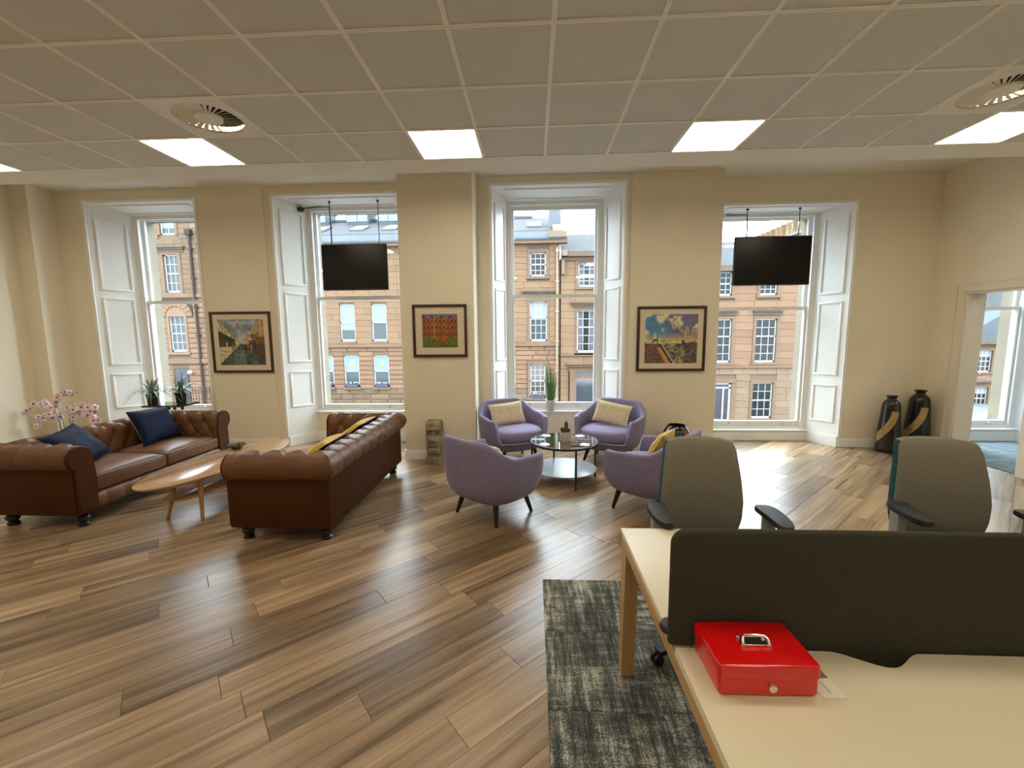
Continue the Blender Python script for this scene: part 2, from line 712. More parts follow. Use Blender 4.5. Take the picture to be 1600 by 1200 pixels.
# ------------------------------------------------------------------ window wall
wallb = MB()
outer = MB()
WINS = [
    # n, wall plane, opening x0, x1, head, frame x0, x1, frame head, frame bottom, glass top, rail z, sill shelf z, first panel top, last panel bottom
    dict(n=1, yw=YW_A, ox0=-6.42, ox1=-4.79, oh=3.555, fx0=-6.10, fx1=-4.93, fh=3.48, fb=0.50, gt=3.43, gb=0.56, rail=2.185, sill=0.46),
    dict(n=2, yw=YW_A, ox0=-3.64, ox1=-1.74, oh=3.585, fx0=-3.37, fx1=-1.92, fh=3.54, fb=0.50, gt=3.468, gb=0.57, rail=2.21, sill=0.475),
    dict(n=3, yw=YW_C, ox0=-0.545, ox1=1.215, oh=3.60, fx0=-0.37, fx1=1.00, fh=3.52, fb=0.545, gt=3.418, gb=0.62, rail=2.19, sill=0.505),
    dict(n=4, yw=YW_D, ox0=2.53, ox1=4.335, oh=3.35, fx0=2.69, fx1=4.13, fh=3.345, fb=0.21, gt=3.28, gb=0.29, rail=1.99, sill=0.17),
]
RB = 6.15
WINR = dict(n=5, yw=RB, ox0=5.78, ox1=7.36, oh=3.30, fx0=5.92, fx1=7.13, fh=3.26, fb=0.22, gt=3.19, gb=0.30, rail=1.955, sill=0.19)

def wall_run(x0, x1, yw, wins, m_in=None):
    """plaster between x0 and x1 on plane yw, with the window openings left out"""
    mbx = wallb
    yo = yw + 0.42 + 0.30
    cur = x0
    for W in wins:
        ys = yw + 0.42
        mbx.box(cur, W['ox0'], yw, ys, 0, ZS + 0.2)
        mbx.box(W['ox0'], W['ox1'], yw, ys, W['oh'] + 0.012, ZS + 0.2)
        cur = W['ox1']
    mbx.box(cur, x1, yw, yw + 0.42, 0, ZS + 0.2)
    cur = x0
    for W in wins:
        ys = yw + 0.42
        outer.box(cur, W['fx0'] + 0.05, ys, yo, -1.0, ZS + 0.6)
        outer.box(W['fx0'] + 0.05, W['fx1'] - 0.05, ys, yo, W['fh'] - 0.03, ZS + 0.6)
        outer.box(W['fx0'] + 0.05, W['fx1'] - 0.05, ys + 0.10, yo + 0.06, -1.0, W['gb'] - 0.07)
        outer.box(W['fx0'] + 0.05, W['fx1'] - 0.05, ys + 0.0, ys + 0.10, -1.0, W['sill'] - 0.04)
        cur = W['fx1'] - 0.05
    outer.box(cur, x1, yw + 0.42, yo, -1.0, ZS + 0.6)

wall_run(XL - 0.2, -1.70, YW_A, WINS[0:2])
wall_run(-1.70, X_STEP, YW_C, WINS[2:3])
wall_run(X_STEP, XR + 0.2, YW_D, WINS[3:4])
wall_run(XR + 0.2, 9.2, RB, [WINR])
wallb.box(-1.685, -0.745, YW_B, YW_C + 0.1, 0, ZS + 0.2)          # chimney-breast like pier between windows 2 and 3
wallb.box(-4.70, -3.77, YW_A - 0.035, YW_A, 0, ZS + 0.1)            # shallow pier with the street painting
wallb.box(1.30, X_STEP, YW_C - 0.035, YW_C, 0, ZS + 0.1)
wallb.box(XL - 0.2, -6.87, 5.70, YW_A, 0, ZS + 0.2)                # boxed corner pier on the left
wall_back = struct(wallb.build('wall_back', M_WALL))
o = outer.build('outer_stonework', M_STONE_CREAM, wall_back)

# skirting boards of the window wall
bbm = MB()
def skirt(x0, x1, y, h=0.125):
    bbm.box(x0, x1, y - 0.018, y, 0.001, h - 0.02)
    bbm.box(x0, x1, y - 0.012, y, h - 0.02, h)
skirt(-4.70, -3.77, YW_A - 0.035)
skirt(-1.70, -0.73, YW_B)
bbm.box(-0.745, -0.727, YW_B, YW_C, 0.001, 0.125)
bbm.box(-1.703, -1.685, YW_B, YW_A, 0.001, 0.125)
skirt(1.30, X_STEP + 0.016, YW_C - 0.035)
skirt(4.34, XR, YW_D)
bbm.box(X_STEP, X_STEP + 0.018, YW_C, YW_D, 0.001, 0.125)
skirt(-6.87, -6.42, YW_A)
bbm.box(-6.87, -6.852, 5.70, YW_A, 0.001, 0.125)
struct(bbm.build('baseboard_back', M_WHITE))

def frame_rect(mbx, M, x0, x1, z0, z1, wd=0.03, pr=0.014):
    """a raised, rounded panel moulding on local plane y=0 (towards -y)"""
    def strip(ax0, ax1, az0, az1):
        mbx.rbox(ax0, ax1, -pr, 0.004, az0, az1, 0.006, 2, M)
    strip(x0, x1, z0, z0 + wd)
    strip(x0, x1, z1 - wd, z1)
    strip(x0, x0 + wd, z0 + wd * 0.9, z1 - wd * 0.9)
    strip(x1 - wd, x1, z0 + wd * 0.9, z1 - wd * 0.9)

def build_window(W, rightonly=False):
    yw, ys = W['yw'], W['yw'] + 0.42
    root = struct(link('window_%d' % W['n'], None, None, ((W['fx0'] + W['fx1']) / 2, ys, W['sill'])))
    ox, oy, oz = root.location
    T = Matrix.Translation((-ox, -oy, -oz))
    fx0, fx1, fh, fb = W['fx0'], W['fx1'], W['fh'], W['fb']
    # case frame
    m = MB()
    jw = 0.055
    m.box(fx0, fx0 + jw, ys - 0.02, ys + 0.14, fb - 0.03, fh, T)
    m.box(fx1 - jw, fx1, ys - 0.02, ys + 0.14, fb - 0.03, fh, T)
    m.box(fx0 + jw, fx1 - jw, ys - 0.02, ys + 0.14, fh - 0.05, fh, T)
    m.box(fx0 + jw, fx1 - jw, ys - 0.01, ys + 0.16, fb - 0.03, fb, T)
    for s in (fx0 + jw, fx1 - jw - 0.014):       # staff beads
        m.box(s, s + 0.014, ys - 0.02, ys + 0.005, fb, fh - 0.05, T)
    m.build('frame', M_WHITE, root)
    gx0, gx1 = fx0 + 0.115, fx1 - 0.115
    gx0, gx1 = fx0 + 0.10, fx1 - 0.10
    ra, rb = W['rail'] + 0.025, W['rail'] - 0.025
    m = MB()
    y0, y1 = ys + 0.065, ys + 0.10
    m.box(fx0 + jw, gx0, y0, y1, rb, fh - 0.05, T)
    m.box(gx1, fx1 - jw, y0, y1, rb, fh - 0.05, T)
    m.box(gx0, gx1, y0, y1, W['gt'], fh - 0.05, T)
    m.box(gx0, gx1, y0, y1, rb, ra, T)
    up_s = m.build('upper_sash', M_WHITE, root)
    m = MB()
    m.box(gx0 - 0.004, gx1 + 0.004, ys + 0.080, ys + 0.085, ra - 0.004, W['gt'] + 0.004, T)
    m.build('pane', M_GLASS, up_s)
    m = MB()
    y0, y1 = ys + 0.015, ys + 0.055
    m.box(fx0 + jw, gx0, y0, y1, fb, ra, T)
    m.box(gx1, fx1 - jw, y0, y1, fb, ra, T)
    m.box(gx0, gx1, y0, y1, fb, W['gb'], T)
    m.box(gx0, gx1, y0, y1, rb, ra, T)
    lo_s = m.build('lower_sash', M_WHITE, root)
    m = MB()
    m.box(gx0 - 0.004, gx1 + 0.004, ys + 0.033, ys + 0.038, W['gb'] - 0.004, rb + 0.004, T)
    m.build('pane', M_GLASS, lo_s)
    for fx in (gx0 + 0.22, gx1 - 0.22):
        m = MB()
        m.lathe([(0.011, 0), (0.016, 0.006), (0.012, 0.022)], 10, T @ Matrix.Translation((fx, ys + 0.015, (fb + W['gb']) / 2)) @ Matrix.Rotation(PI / 2, 4, 'X'))
        m.build('sash_lift', mat('chrome', (0.8, 0.8, 0.8), 0.15, 1.0), lo_s)
    # sill board and apron below it
    m = MB()
    m.rbox(fx0 - 0.03, fx1 + 0.03, ys - 0.075, ys + 0.02, W['sill'] - 0.03, W['sill'], 0.008, 2, T)
    m.box(fx0, fx1, ys - 0.03, ys - 0.01, W['sill'], fb - 0.02, T)
    m.build('sill', M_WHITE, root)
    m = MB()
    m.box(fx0 - 0.03, fx1 + 0.03, ys - 0.05, ys + 0.05, 0, W['sill'] - 0.028, T)
    m.build('apron', M_WALL if W['n'] < 5 else M_WALL2, root)
    m = MB()
    m.box(fx0 - 0.03, fx1 + 0.03, ys - 0.068, ys - 0.05, 0.001, min(0.145, W['sill'] - 0.04), T)
    m.build('skirting', M_WHITE, root)
    # splayed shutters
    zt = min(W['oh'], fh) - 0.10
    zb = max(W['sill'] + 0.10, 0.33)
    H = zt - zb
    rows = [(zb + H * 0.63, zt), (zb + H * 0.235, zb + H * 0.594), (zb, zb + H * 0.19)]
    for side in (0, 1):
        a = Vector((W['ox0'] if side == 0 else W['ox1'], yw - 0.002, 0))
        b = Vector((fx0 if side == 0 else fx1, ys - 0.02, 0))
        d = (b - a)
        L = d.length
        d.normalize()
        nrm = Vector((d.y, -d.x, 0))      # local -y is into the opening
        if side == 0:
            X, Yv = d, Vector((-d.y, d.x, 0))
            # want -Y pointing to +x (opening); -Yv = (d.y,-d.x)
        else:
            X, Yv = -d, Vector((d.y, -d.x, 0))
        M = Matrix((X, Yv, Vector((0, 0, 1)))).transposed().to_4x4()
        M.translation = a if side == 0 else b
        m = MB()
        m.box(0, L, 0, 0.05, 0, W['oh'] + 0.02, T @ M)
        m.box(0, L, -0.018, 0, 0.001, 0.15, T @ M)
        sh = m.build('shutter', M_WHITE, root)
        for z0, z1 in rows:
            m = MB()
            frame_rect(m, T @ M, L * 0.15, L * 0.86, z0, z1, min(0.03, L * 0.09))
            m.build('panel_moulding', M_WHITE, sh, auto=40)
        # bead where the shutter meets the wall
        m = MB()
        e = W['ox0'] if side == 0 else W['ox1']
        s = 1 if side == 0 else -1
        m.box(min(e, e - s * 0.035), max(e, e - s * 0.035), yw - 0.014, yw, 0.001, W['oh'] + 0.047, T)
        m.build('architrave', M_WHITE, root)
    # head soffit
    m = MB()
    hz0, hz1 = W['oh'], fh - 0.005
    vsx = [(W['ox0'], yw, hz0), (W['ox1'], yw, hz0), (fx1, ys, hz1), (fx0, ys, hz1)]
    m.add(vsx + [(p[0], p[1], p[2] + 0.03) for p in vsx], [(0, 3, 2, 1), (4, 5, 6, 7), (0, 1, 5, 4), (1, 2, 6, 5), (2, 3, 7, 6), (3, 0, 4, 7)], T)
    m.box(W['ox0'], W['ox1'], yw - 0.014, yw, W['oh'], W['oh'] + 0.035, T)
    so = m.build('head_panel', M_WHITE, root)
    m = MB()
    def hp(s, t, dz):
        x0 = W['ox0'] + (fx0 - W['ox0']) * t
        x1 = W['ox1'] + (fx1 - W['ox1']) * t
        return Vector((x0 + (x1 - x0) * s, yw + (ys - yw) * t, hz0 + (hz1 - hz0) * t - dz))
    for (s0, t0), (s1, t1) in (((0.08, 0.2), (0.92, 0.2)), ((0.08, 0.8), (0.92, 0.8)), ((0.08, 0.2), (0.08, 0.8)), ((0.92, 0.2), (0.92, 0.8))):
        m.bar(T @ hp(s0, t0, 0.005), T @ hp(s1, t1, 0.005), 0.025, 0.014)
    m.build('panel_moulding', M_WHITE, so)
    return root

for W in WINS:
    build_window(W)
build_window(WINR)

# ------------------------------------------------------------------ side and rear walls
m = MB()
m.box(XL - 0.2, XL, YB - 0.2, 5.72, 0, ZS + 0.2)
struct(m.build('wall_left', M_WALL))
m = MB()
m.box(XL, XL + 0.016, YB, 5.70, 0.001, 0.125)
m.box(XL, -6.87, 5.682, 5.70, 0.001, 0.125)
struct(m.build('baseboard_left', M_WHITE))
DY0, DY1, DH = 4.90, 5.70, 2.12
m = MB()
m.box(XR, XR + 0.2, YB - 0.2, DY0, 0, ZS + 0.2)
m.box(XR, XR + 0.2, DY1, YW_D + 0.1, 0, ZS + 0.2)
m.box(XR, XR + 0.2, DY0, DY1, DH, ZS + 0.2)
struct(m.build('wall_right', M_WALL))
m = MB()
m.box(XR - 0.02, XR, YB, DY0 - 0.03, 0.001, 0.15)
m.box(XR - 0.02, XR, DY1 + 0.12, YW_D, 0.001, 0.125)
struct(m.build('baseboard_right', M_WHITE))
m = MB()
m.box(XL - 0.2, XR + 0.2, YB - 0.2, YB, 0, ZS + 0.2)
struct(m.build('wall_rear', M_WALL))
m = MB()
m.box(XL, XR, YB, YB + 0.016, 0.001, 0.125)
struct(m.build('baseboard_rear', M_WHITE))

# ------------------------------------------------------------------ ceiling: suspended tiles, stepped up to plaster at the windows
m = MB()
m.box(XL - 0.2, 9.2, YB - 0.2, Y_OUT, ZS + 0.2, ZS + 0.3)
ceiling = struct(m.build('ceiling', M_CEIL))
YE = 4.391
m = MB()
m.box(XL, XR, 4.735, 6.2, ZS, ZS + 0.05)
m.build('raised_plaster', M_CEIL, ceiling)
m = MB()
m.box(XL, XR, YE + 0.012, 4.735, ZC - 0.006, ZS + 0.1)
m.build('bulkhead', mat('bulkhead_paint', (0.80, 0.77, 0.69), 0.85, spec=0.2), ceiling)
m = MB()
m.box(XL, XR, YE + 0.003, YE + 0.012, ZC + 0.004, ZC + 0.1)
m.build('shadow_gap', M_GAP, ceiling)
X0G = 0.122
cols = list(range(-13, 9))
rows_ = list(range(-9, 3))          # row j spans y = 2.591+0.6 j .. +0.6
LIGHTS = [(-10, 2), (-6, 2), (-2, 2), (2, 2), (6, 2), (-10, -2), (-6, -2), (-2, -2), (2, -2), (6, -2), (-10, -6), (-6, -6), (-2, -6), (2, -6), (6, -6)]
VENTS = [(-5, 1), (5, 1)]
tm = {}
for c in cols:
    x0, x1 = max(X0G + 0.6 * c, XL), min(X0G + 0.6 * (c + 1), XR)
    if x1 - x0 < 0.03:
        continue
    for j in rows_:
        y0, y1 = max(2.591 + 0.6 * j, YB), 2.591 + 0.6 * (j + 1)
        if y1 - y0 < 0.03 or (c, j) in LIGHTS or (c, j) in VENTS:
            continue
        key = (round(x1 - x0, 3), round(y1 - y0, 3))
        if key not in tm:
            t = MB()
            t.rbox(-key[0] / 2 + 0.005, key[0] / 2 - 0.005, -key[1] / 2 + 0.005, key[1] / 2 - 0.005, 0.0005, 0.02, 0.003, 1)
            tm[key] = t.mesh('ceiling_tile', M_TILE)
        link('ceiling_tile', tm[key], ceiling, ((x0 + x1) / 2, (y0 + y1) / 2, ZC))
for c in cols + [9]:
    x = X0G + 0.6 * c
    if XL + 0.02 < x < XR - 0.01:
        m = MB()
        m.box(x - 0.014, x - 0.003, YB, YE + 0.01, ZC - 0.007, ZC + 0.0004)
        m.box(x + 0.003, x + 0.014, YB, YE + 0.01, ZC - 0.007, ZC + 0.0004)
        m.box(x - 0.003, x + 0.003, YB, YE + 0.01, ZC - 0.003, ZC + 0.0004)
        m.build('grid_bar', M_TBAR, ceiling)
for j in rows_ + [3]:
    y = 2.591 + 0.6 * j
    if y > YB:
        m = MB()
        m.box(XL, XR, y - 0.014, y - 0.003, ZC - 0.0065, ZC + 0.0004)
        m.box(XL, XR, y + 0.003, y + 0.014, ZC - 0.0065, ZC + 0.0004)
        m.box(XL, XR, y - 0.003, y + 0.003, ZC - 0.0025, ZC + 0.0004)
        m.build('grid_bar', M_TBAR, ceiling)

# ------------------------------------------------------------------ LED panels
M_LED = mat('led_diffuser', (1, 1, 1), 0.5, emit=(1.0, 0.885, 0.68), estr=PANEL_STRENGTH)
lf, ld = MB(), MB()
lf.box(-0.298, 0.298, -0.298, -0.284, -0.004, 0.03)
lf.box(-0.298, 0.298, 0.284, 0.298, -0.004, 0.03)
lf.box(-0.298, -0.284, -0.284, 0.284, -0.004, 0.03)
lf.box(0.284, 0.298, -0.284, 0.284, -0.004, 0.03)
ld.box(-0.2845, 0.2845, -0.2845, 0.2845, 0.004, 0.02)
fm, dm = lf.mesh('frame', M_TBAR), ld.mesh('diffuser', M_LED)
LL = {(-10, 2): 'glowing square ceiling panel cut by the left edge, over the left wall corner',
      (-6, 2): 'glowing square ceiling panel over the first window, nearest the left round vent',
      (-2, 2): 'glowing square ceiling panel over the pier between the two middle windows',
      (2, 2): 'glowing square ceiling panel between the third window and the boat painting side',
      (6, 2): 'glowing square ceiling panel near the right round vent and the open doorway'}
LL[(2, 2)] = 'glowing square ceiling panel over the pier with the harbour painting'
BACKNAMES = {-2: 'second row', -6: 'third row'}
COLN = {-10: 'by the left wall', -6: 'second from the left wall', -2: 'middle', 2: 'second from the right wall', 6: 'by the right wall'}
for (c, j) in LIGHTS:
    lab = LL.get((c, j)) or 'glowing square ceiling panel, %s from the windows, %s' % (BACKNAMES[j], COLN[c])
    t = thing('ceiling_light', lab, 'ceiling light', (X0G + 0.6 * c + 0.3, 2.591 + 0.6 * j + 0.3, ZC), 0, 'square LED panels in the tiled ceiling')
    link('frame', fm, t)
    link('diffuser', dm, t)

# ------------------------------------------------------------------ swirl vents
M_VENT = mat('vent_white', (0.80, 0.76, 0.68), 0.45)
def vent(c, j, lab):
    t = thing('ceiling_vent', lab, 'vent', (X0G + 0.6 * c + 0.3, 2.591 + 0.6 * j + 0.3, ZC), 0, 'round swirl vents in the ceiling')
    m = MB()
    n = 48
    vsx, fs = [], []
    R = 0.245
    for i in range(n):
        a = 2 * PI * i / n
        c_, s_ = math.cos(a), math.sin(a)
        k = 0.294 / max(abs(c_), abs(s_))
        for z in (-0.004, 0.012):
            vsx.append((R * c_, R * s_, z))
            vsx.append((k * c_, k * s_, z))
    for i in range(n):
        k = (i + 1) % n
        a, b = 4 * i, 4 * k
        fs += [(a, a + 1, b + 1, b), (a + 2, b + 2, b + 3, a + 3), (a, b, b + 2, a + 2), (a + 1, a + 3, b + 3, b + 1)]
    m.add(vsx, fs)
    m.build('face_plate', M_VENT, t, fix=True)
    m = MB()
    m.lathe([(0.26, 0.055), (0.26, 0.06)], 32)
    m.build('backing', mat('vent_dark', (0.02, 0.018, 0.016), 0.8), t)
    m = MB()
    m.lathe([(0.10, 0.012), (0.098, -0.006), (0.02, -0.010)], 32)
    m.build('hub', M_VENT, t, auto=40)
    bl = MB()
    Mr = Matrix.Rotation(math.radians(28), 4, 'X')
    bl.add([Mr @ Vector(p) for p in ((0.095, -0.008, 0), (0.25, -0.017, 0), (0.25, 0.017, 0), (0.095, 0.008, 0),
                                      (0.095, -0.008, 0.002), (0.25, -0.017, 0.002), (0.25, 0.017, 0.002), (0.095, 0.008, 0.002))],
           [(3, 2, 1, 0), (4, 5, 6, 7), (0, 1, 5, 4), (1, 2, 6, 5), (2, 3, 7, 6), (3, 0, 4, 7)])
    bmsh = bl.mesh('blade', M_VENT)
    for i in range(30):
        link('blade', bmsh, t, (0, 0, 0.012), (0, 0, 2 * PI * i / 30))
vent(-5, 1, 'round swirl vent in a square plate near the ceiling panel over the first window')
vent(5, 1, 'round swirl vent in a square plate by the upper right ceiling panel')

# ------------------------------------------------------------------ doorway and the next room
m = MB()
aw = 0.115
for y0, y1, z0, z1 in ((DY1, DY1 + aw, 0.001, DH + aw), (DY0 - aw, DY0, 0.001, DH + aw), (DY0, DY1, DH, DH + aw)):
    m.box(XR - 0.022, XR, y0, y1, z0, z1)
m.box(XR - 0.032, XR - 0.0225, DY1 + aw - 0.025, DY1 + aw, 0.001, DH + aw - 0.025)
m.box(XR - 0.032, XR - 0.0225, DY0 - aw, DY0 - aw + 0.025, 0.001, DH + aw - 0.025)
m.box(XR - 0.032, XR - 0.0225, DY0 - aw, DY1 + aw, DH + aw - 0.025, DH + aw)
door = struct(link('door_1', None, None, (XR, (DY0 + DY1) / 2, 0)))
T = Matrix.Translation((-XR, -(DY0 + DY1) / 2, 0))
m2 = MB()
m2.v = [tuple(T @ Vector(p)) for p in m.v]
m2.f = m.f
M_TRIM = mat('door_trim_cream', (0.76, 0.68, 0.55), 0.4, spec=0.4)
m2.build('architrave', M_TRIM, door)
m = MB()
m.box(XR - 0.004, XR + 0.205, DY1 - 0.025, DY1 + 0.001, 0, DH, T)
m.box(XR - 0.004, XR + 0.205, DY0 - 0.001, DY0 + 0.025, 0, DH, T)
m.box(XR - 0.004, XR + 0.205, DY0 + 0.025, DY1 - 0.025, DH - 0.025, DH + 0.001, T)
m.build('lining', M_TRIM, door)
ML = T @ Matrix.Translation((XR + 0.21, DY1 - 0.03, 0)) @ Matrix.Rotation(math.radians(48), 4, 'Z')
m = MB()
m.box(0, 0.70, 0, 0.042, 0.012, DH - 0.03, ML)
leaf = m.build('door_leaf', M_WHITE, door)
m = MB()
for s in (-1, 1):
    yy = 0.0 if s < 0 else 0.042
    m.box(0.615, 0.655, yy + (-0.008 if s < 0 else 0), yy + (0 if s < 0 else 0.008), 0.92, 1.10, ML)
    m.tube([ML @ Vector((0.635, yy, 1.04)), ML @ Vector((0.635, yy + s * 0.05, 1.04)), ML @ Vector((0.53, yy + s * 0.055, 1.035))], 0.009, 8)
m.build('handle', mat('dark_bronze', (0.10, 0.06, 0.04), 0.35, 0.7), leaf)

m = MB()
m.box(XR + 0.06, 9.0, 2.4, 6.6, -0.25, 0.0)
nf = struct(m.build('floor_next_room', M_SUB))
c2 = {}
for ix in range(8):
    for iy in range(9):
        w_ = 0.5
        if 'a' not in c2:
            t = MB()
            t.rbox(-0.2496, 0.2496, -0.2496, 0.2496, 0.0, 0.007, 0.002, 1)
            c2['a'] = t.mesh('carpet_tile', M_CARPET2)
        y = 2.5 + iy * 0.5
        if y > 6.6:
            continue
        o = link('carpet_tile', c2['a'], nf, (XR + 0.06 + 0.25 + ix * 0.5, y, 0.0005), (0, 0, PI / 2))
m = MB()
m.box(9.0, 9.2, 2.3, 6.6, 0, ZS + 0.2)
m.box(XR + 0.2, 9.2, 2.2, 2.4, 0, ZS + 0.2)
m.box(XR + 0.2, XR + 0.205, 2.4, DY0 - 0.02, 0, ZS)
struct(m.build('wall_next_room', M_WALL2))

m = MB()
m.box(XR + 0.2, 9.0, 2.4, 6.6, 3.40, 3.45)
struct(m.build('ceiling_next_room', M_CEIL))
t = thing('ceiling_light', 'unseen square panel added to brighten the next room beyond the open doorway', 'ceiling light', (7.3, 4.3, 3.395))  # out-of-view panel, added to brighten the next room and its door
M_FILL = mat('added_fill_diffuser', (1, 1, 1), 0.5, emit=(1.0, 0.95, 0.85), estr=26.0)
link('frame', fm, t)
o = link('diffuser', dm.copy(), t)
o.data.materials[0] = M_FILL
# far things stand under a bright overcast sky: colours darkened to offset its raised strength
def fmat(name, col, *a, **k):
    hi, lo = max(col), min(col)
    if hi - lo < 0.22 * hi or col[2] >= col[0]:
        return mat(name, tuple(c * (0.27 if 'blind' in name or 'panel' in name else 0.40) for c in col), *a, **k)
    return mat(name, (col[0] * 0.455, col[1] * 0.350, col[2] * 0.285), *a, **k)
# ------------------------------------------------------------------ street outside
FY = 25.0
M_ST = {
    'gold': fmat('sandstone_gold', (0.194, 0.132, 0.072), 0.9, var=0.12, vscale=1.6, bump=0.25, bscale=14, objvar=0.09, island=True),
    'pink': fmat('sandstone_pink', (0.198, 0.126, 0.075), 0.9, var=0.13, vscale=1.6, bump=0.25, bscale=14, objvar=0.13, island=True),
    'buff': fmat('sandstone_buff', (0.141, 0.103, 0.059), 0.9, var=0.14, vscale=1.6, bump=0.35, bscale=12, objvar=0.20, island=True),
    'pale': fmat('sandstone_pale', (0.198, 0.155, 0.104), 0.9, var=0.14, vscale=1.6, bump=0.3, bscale=12, objvar=0.10, island=True),
}
M_DRESS = fmat('dressed_stone', (0.155, 0.105, 0.066), 0.9, var=0.14, vscale=2.5, bump=0.2, bscale=16)
M_DRESS2 = fmat('weathered_stone', (0.10, 0.08, 0.058), 0.9, var=0.25, vscale=2.0, bump=0.2, bscale=16)
M_JOINT = fmat('joint_mortar', (0.14, 0.11, 0.075), 0.95)
M_SLATE = fmat('slate_roof', (0.052, 0.052, 0.054), 0.85, spec=0.15, var=0.28, vscale=2.4, bump=0.6, bscale=9, stretch=(1.0, 2.5, 2.5))
M_LEAD = fmat('lead_flashing', (0.088, 0.103, 0.120), 0.7, spec=0.2, var=0.12, vscale=2)
M_SASH = fmat('sash_white', (0.50, 0.50, 0.49), 0.45)
M_PANE = fmat('far_pane', (0.022, 0.025, 0.028), 0.1, spec=0.16)
M_PANE2 = fmat('far_pane_pale', (0.075, 0.09, 0.095), 0.1, spec=0.2)
M_BLIND = fmat('pale_blue_blind', (0.36, 0.44, 0.47), 0.8)
M_CURT = fmat('lilac_curtain', (0.11, 0.10, 0.12), 0.9)
M_CAST = fmat('cast_iron_brown', (0.030, 0.019, 0.017), 0.7, spec=0.2)
M_DARKDOOR = fmat('dark_door_paint', (0.02, 0.02, 0.03), 0.35)

def unit_block(name, material, ch):
    """1 x 1 x 1 block, front at y=0 going back to y=1, chamfered front edges (ch = chamfer in x, z; depth)"""
    m = MB()
    cx, cz, cy = ch
    vs_ = [(0, 1, 0), (1, 1, 0), (1, 1, 1), (0, 1, 1),
           (0, cy, 0), (1, cy, 0), (1, cy, 1), (0, cy, 1),
           (cx, 0, cz), (1 - cx, 0, cz), (1 - cx, 0, 1 - cz), (cx, 0, 1 - cz)]
    fs = [(4, 5, 9, 8), (5, 6, 10, 9), (6, 7, 11, 10), (7, 4, 8, 11), (8, 9, 10, 11),
          (0, 1, 5, 4), (1, 2, 6, 5), (2, 3, 7, 6), (3, 0, 4, 7)]
    m.add(vs_, fs)
    return m

def masonry(root, x0, x1, courses, holes, seed, vis, fy=FY, depth=0.10, limit=290):
    """courses: list of (z0, z1, material key, rusticated, block length range). blocks in visible strips become parts"""
    rr = random.Random(seed)
    blocks = []
    for z0, z1, mk, rust, (l0, l1) in courses:
        spans = [(x0, x1)]
        for hx0, hx1, hz0, hz1 in holes:
            if hz0 < z1 - 0.03 and hz1 > z0 + 0.03:
                ns = []
                for a, b in spans:
                    if hx1 <= a or hx0 >= b:
                        ns.append((a, b))
                    else:
                        if hx0 - a > 0.05:
                            ns.append((a, hx0))
                        if b - hx1 > 0.05:
                            ns.append((hx1, b))
                spans = ns
        for a, b in spans:
            x = a
            while x < b - 1e-3:
                L = rr.uniform(l0, l1)
                if b - (x + L) < l0 * 0.6:
                    L = b - x
                blocks.append((x, x + L, z0, z1, mk, rust, rr.uniform(-0.006, 0.006)))
                x += L
    def score(bk):
        for vx0, vx1, vz0, vz1 in vis:
            if bk[1] > vx0 and bk[0] < vx1 and bk[3] > vz0 and bk[2] < vz1:
                return (bk[1] - bk[0]) * (bk[3] - bk[2])
        return 0
    order = sorted(range(len(blocks)), key=lambda i: -score(blocks[i]))
    proto = {}
    joined = {}
    for n, i in enumerate(order):
        a, b, z0, z1, mk, rust, jit = blocks[i]
        g = 0.012 if rust else 0.006
        s = Vector((b - a - g, depth, z1 - z0 - g))
        if n < limit and score(blocks[i]) > 0:
            key = (mk, rust)
            if key not in proto:
                proto[key] = unit_block('stone', None, (0.05, 0.13, 0.45) if rust else (0.012, 0.03, 0.12)).mesh('stone', M_ST[mk])
            link('stone', proto[key], root, (a + g / 2 - root.location.x, fy + jit - root.location.y, z0 + g / 2 - root.location.z), None, s)
        else:
            if mk not in joined:
                joined[mk] = MB()
            Mx = Matrix.Translation((a + g / 2 - root.location.x, fy + jit - root.location.y, z0 + g / 2 - root.location.z)) @ Matrix.Diagonal((*s, 1))
            u = unit_block('s', None, (0.05, 0.13, 0.45) if rust else (0.012, 0.03, 0.12))
            joined[mk].add(u.v, u.f, Mx)
    for mk, mbj in joined.items():
        stuff(mbj.build('stone', M_ST[mk], root))

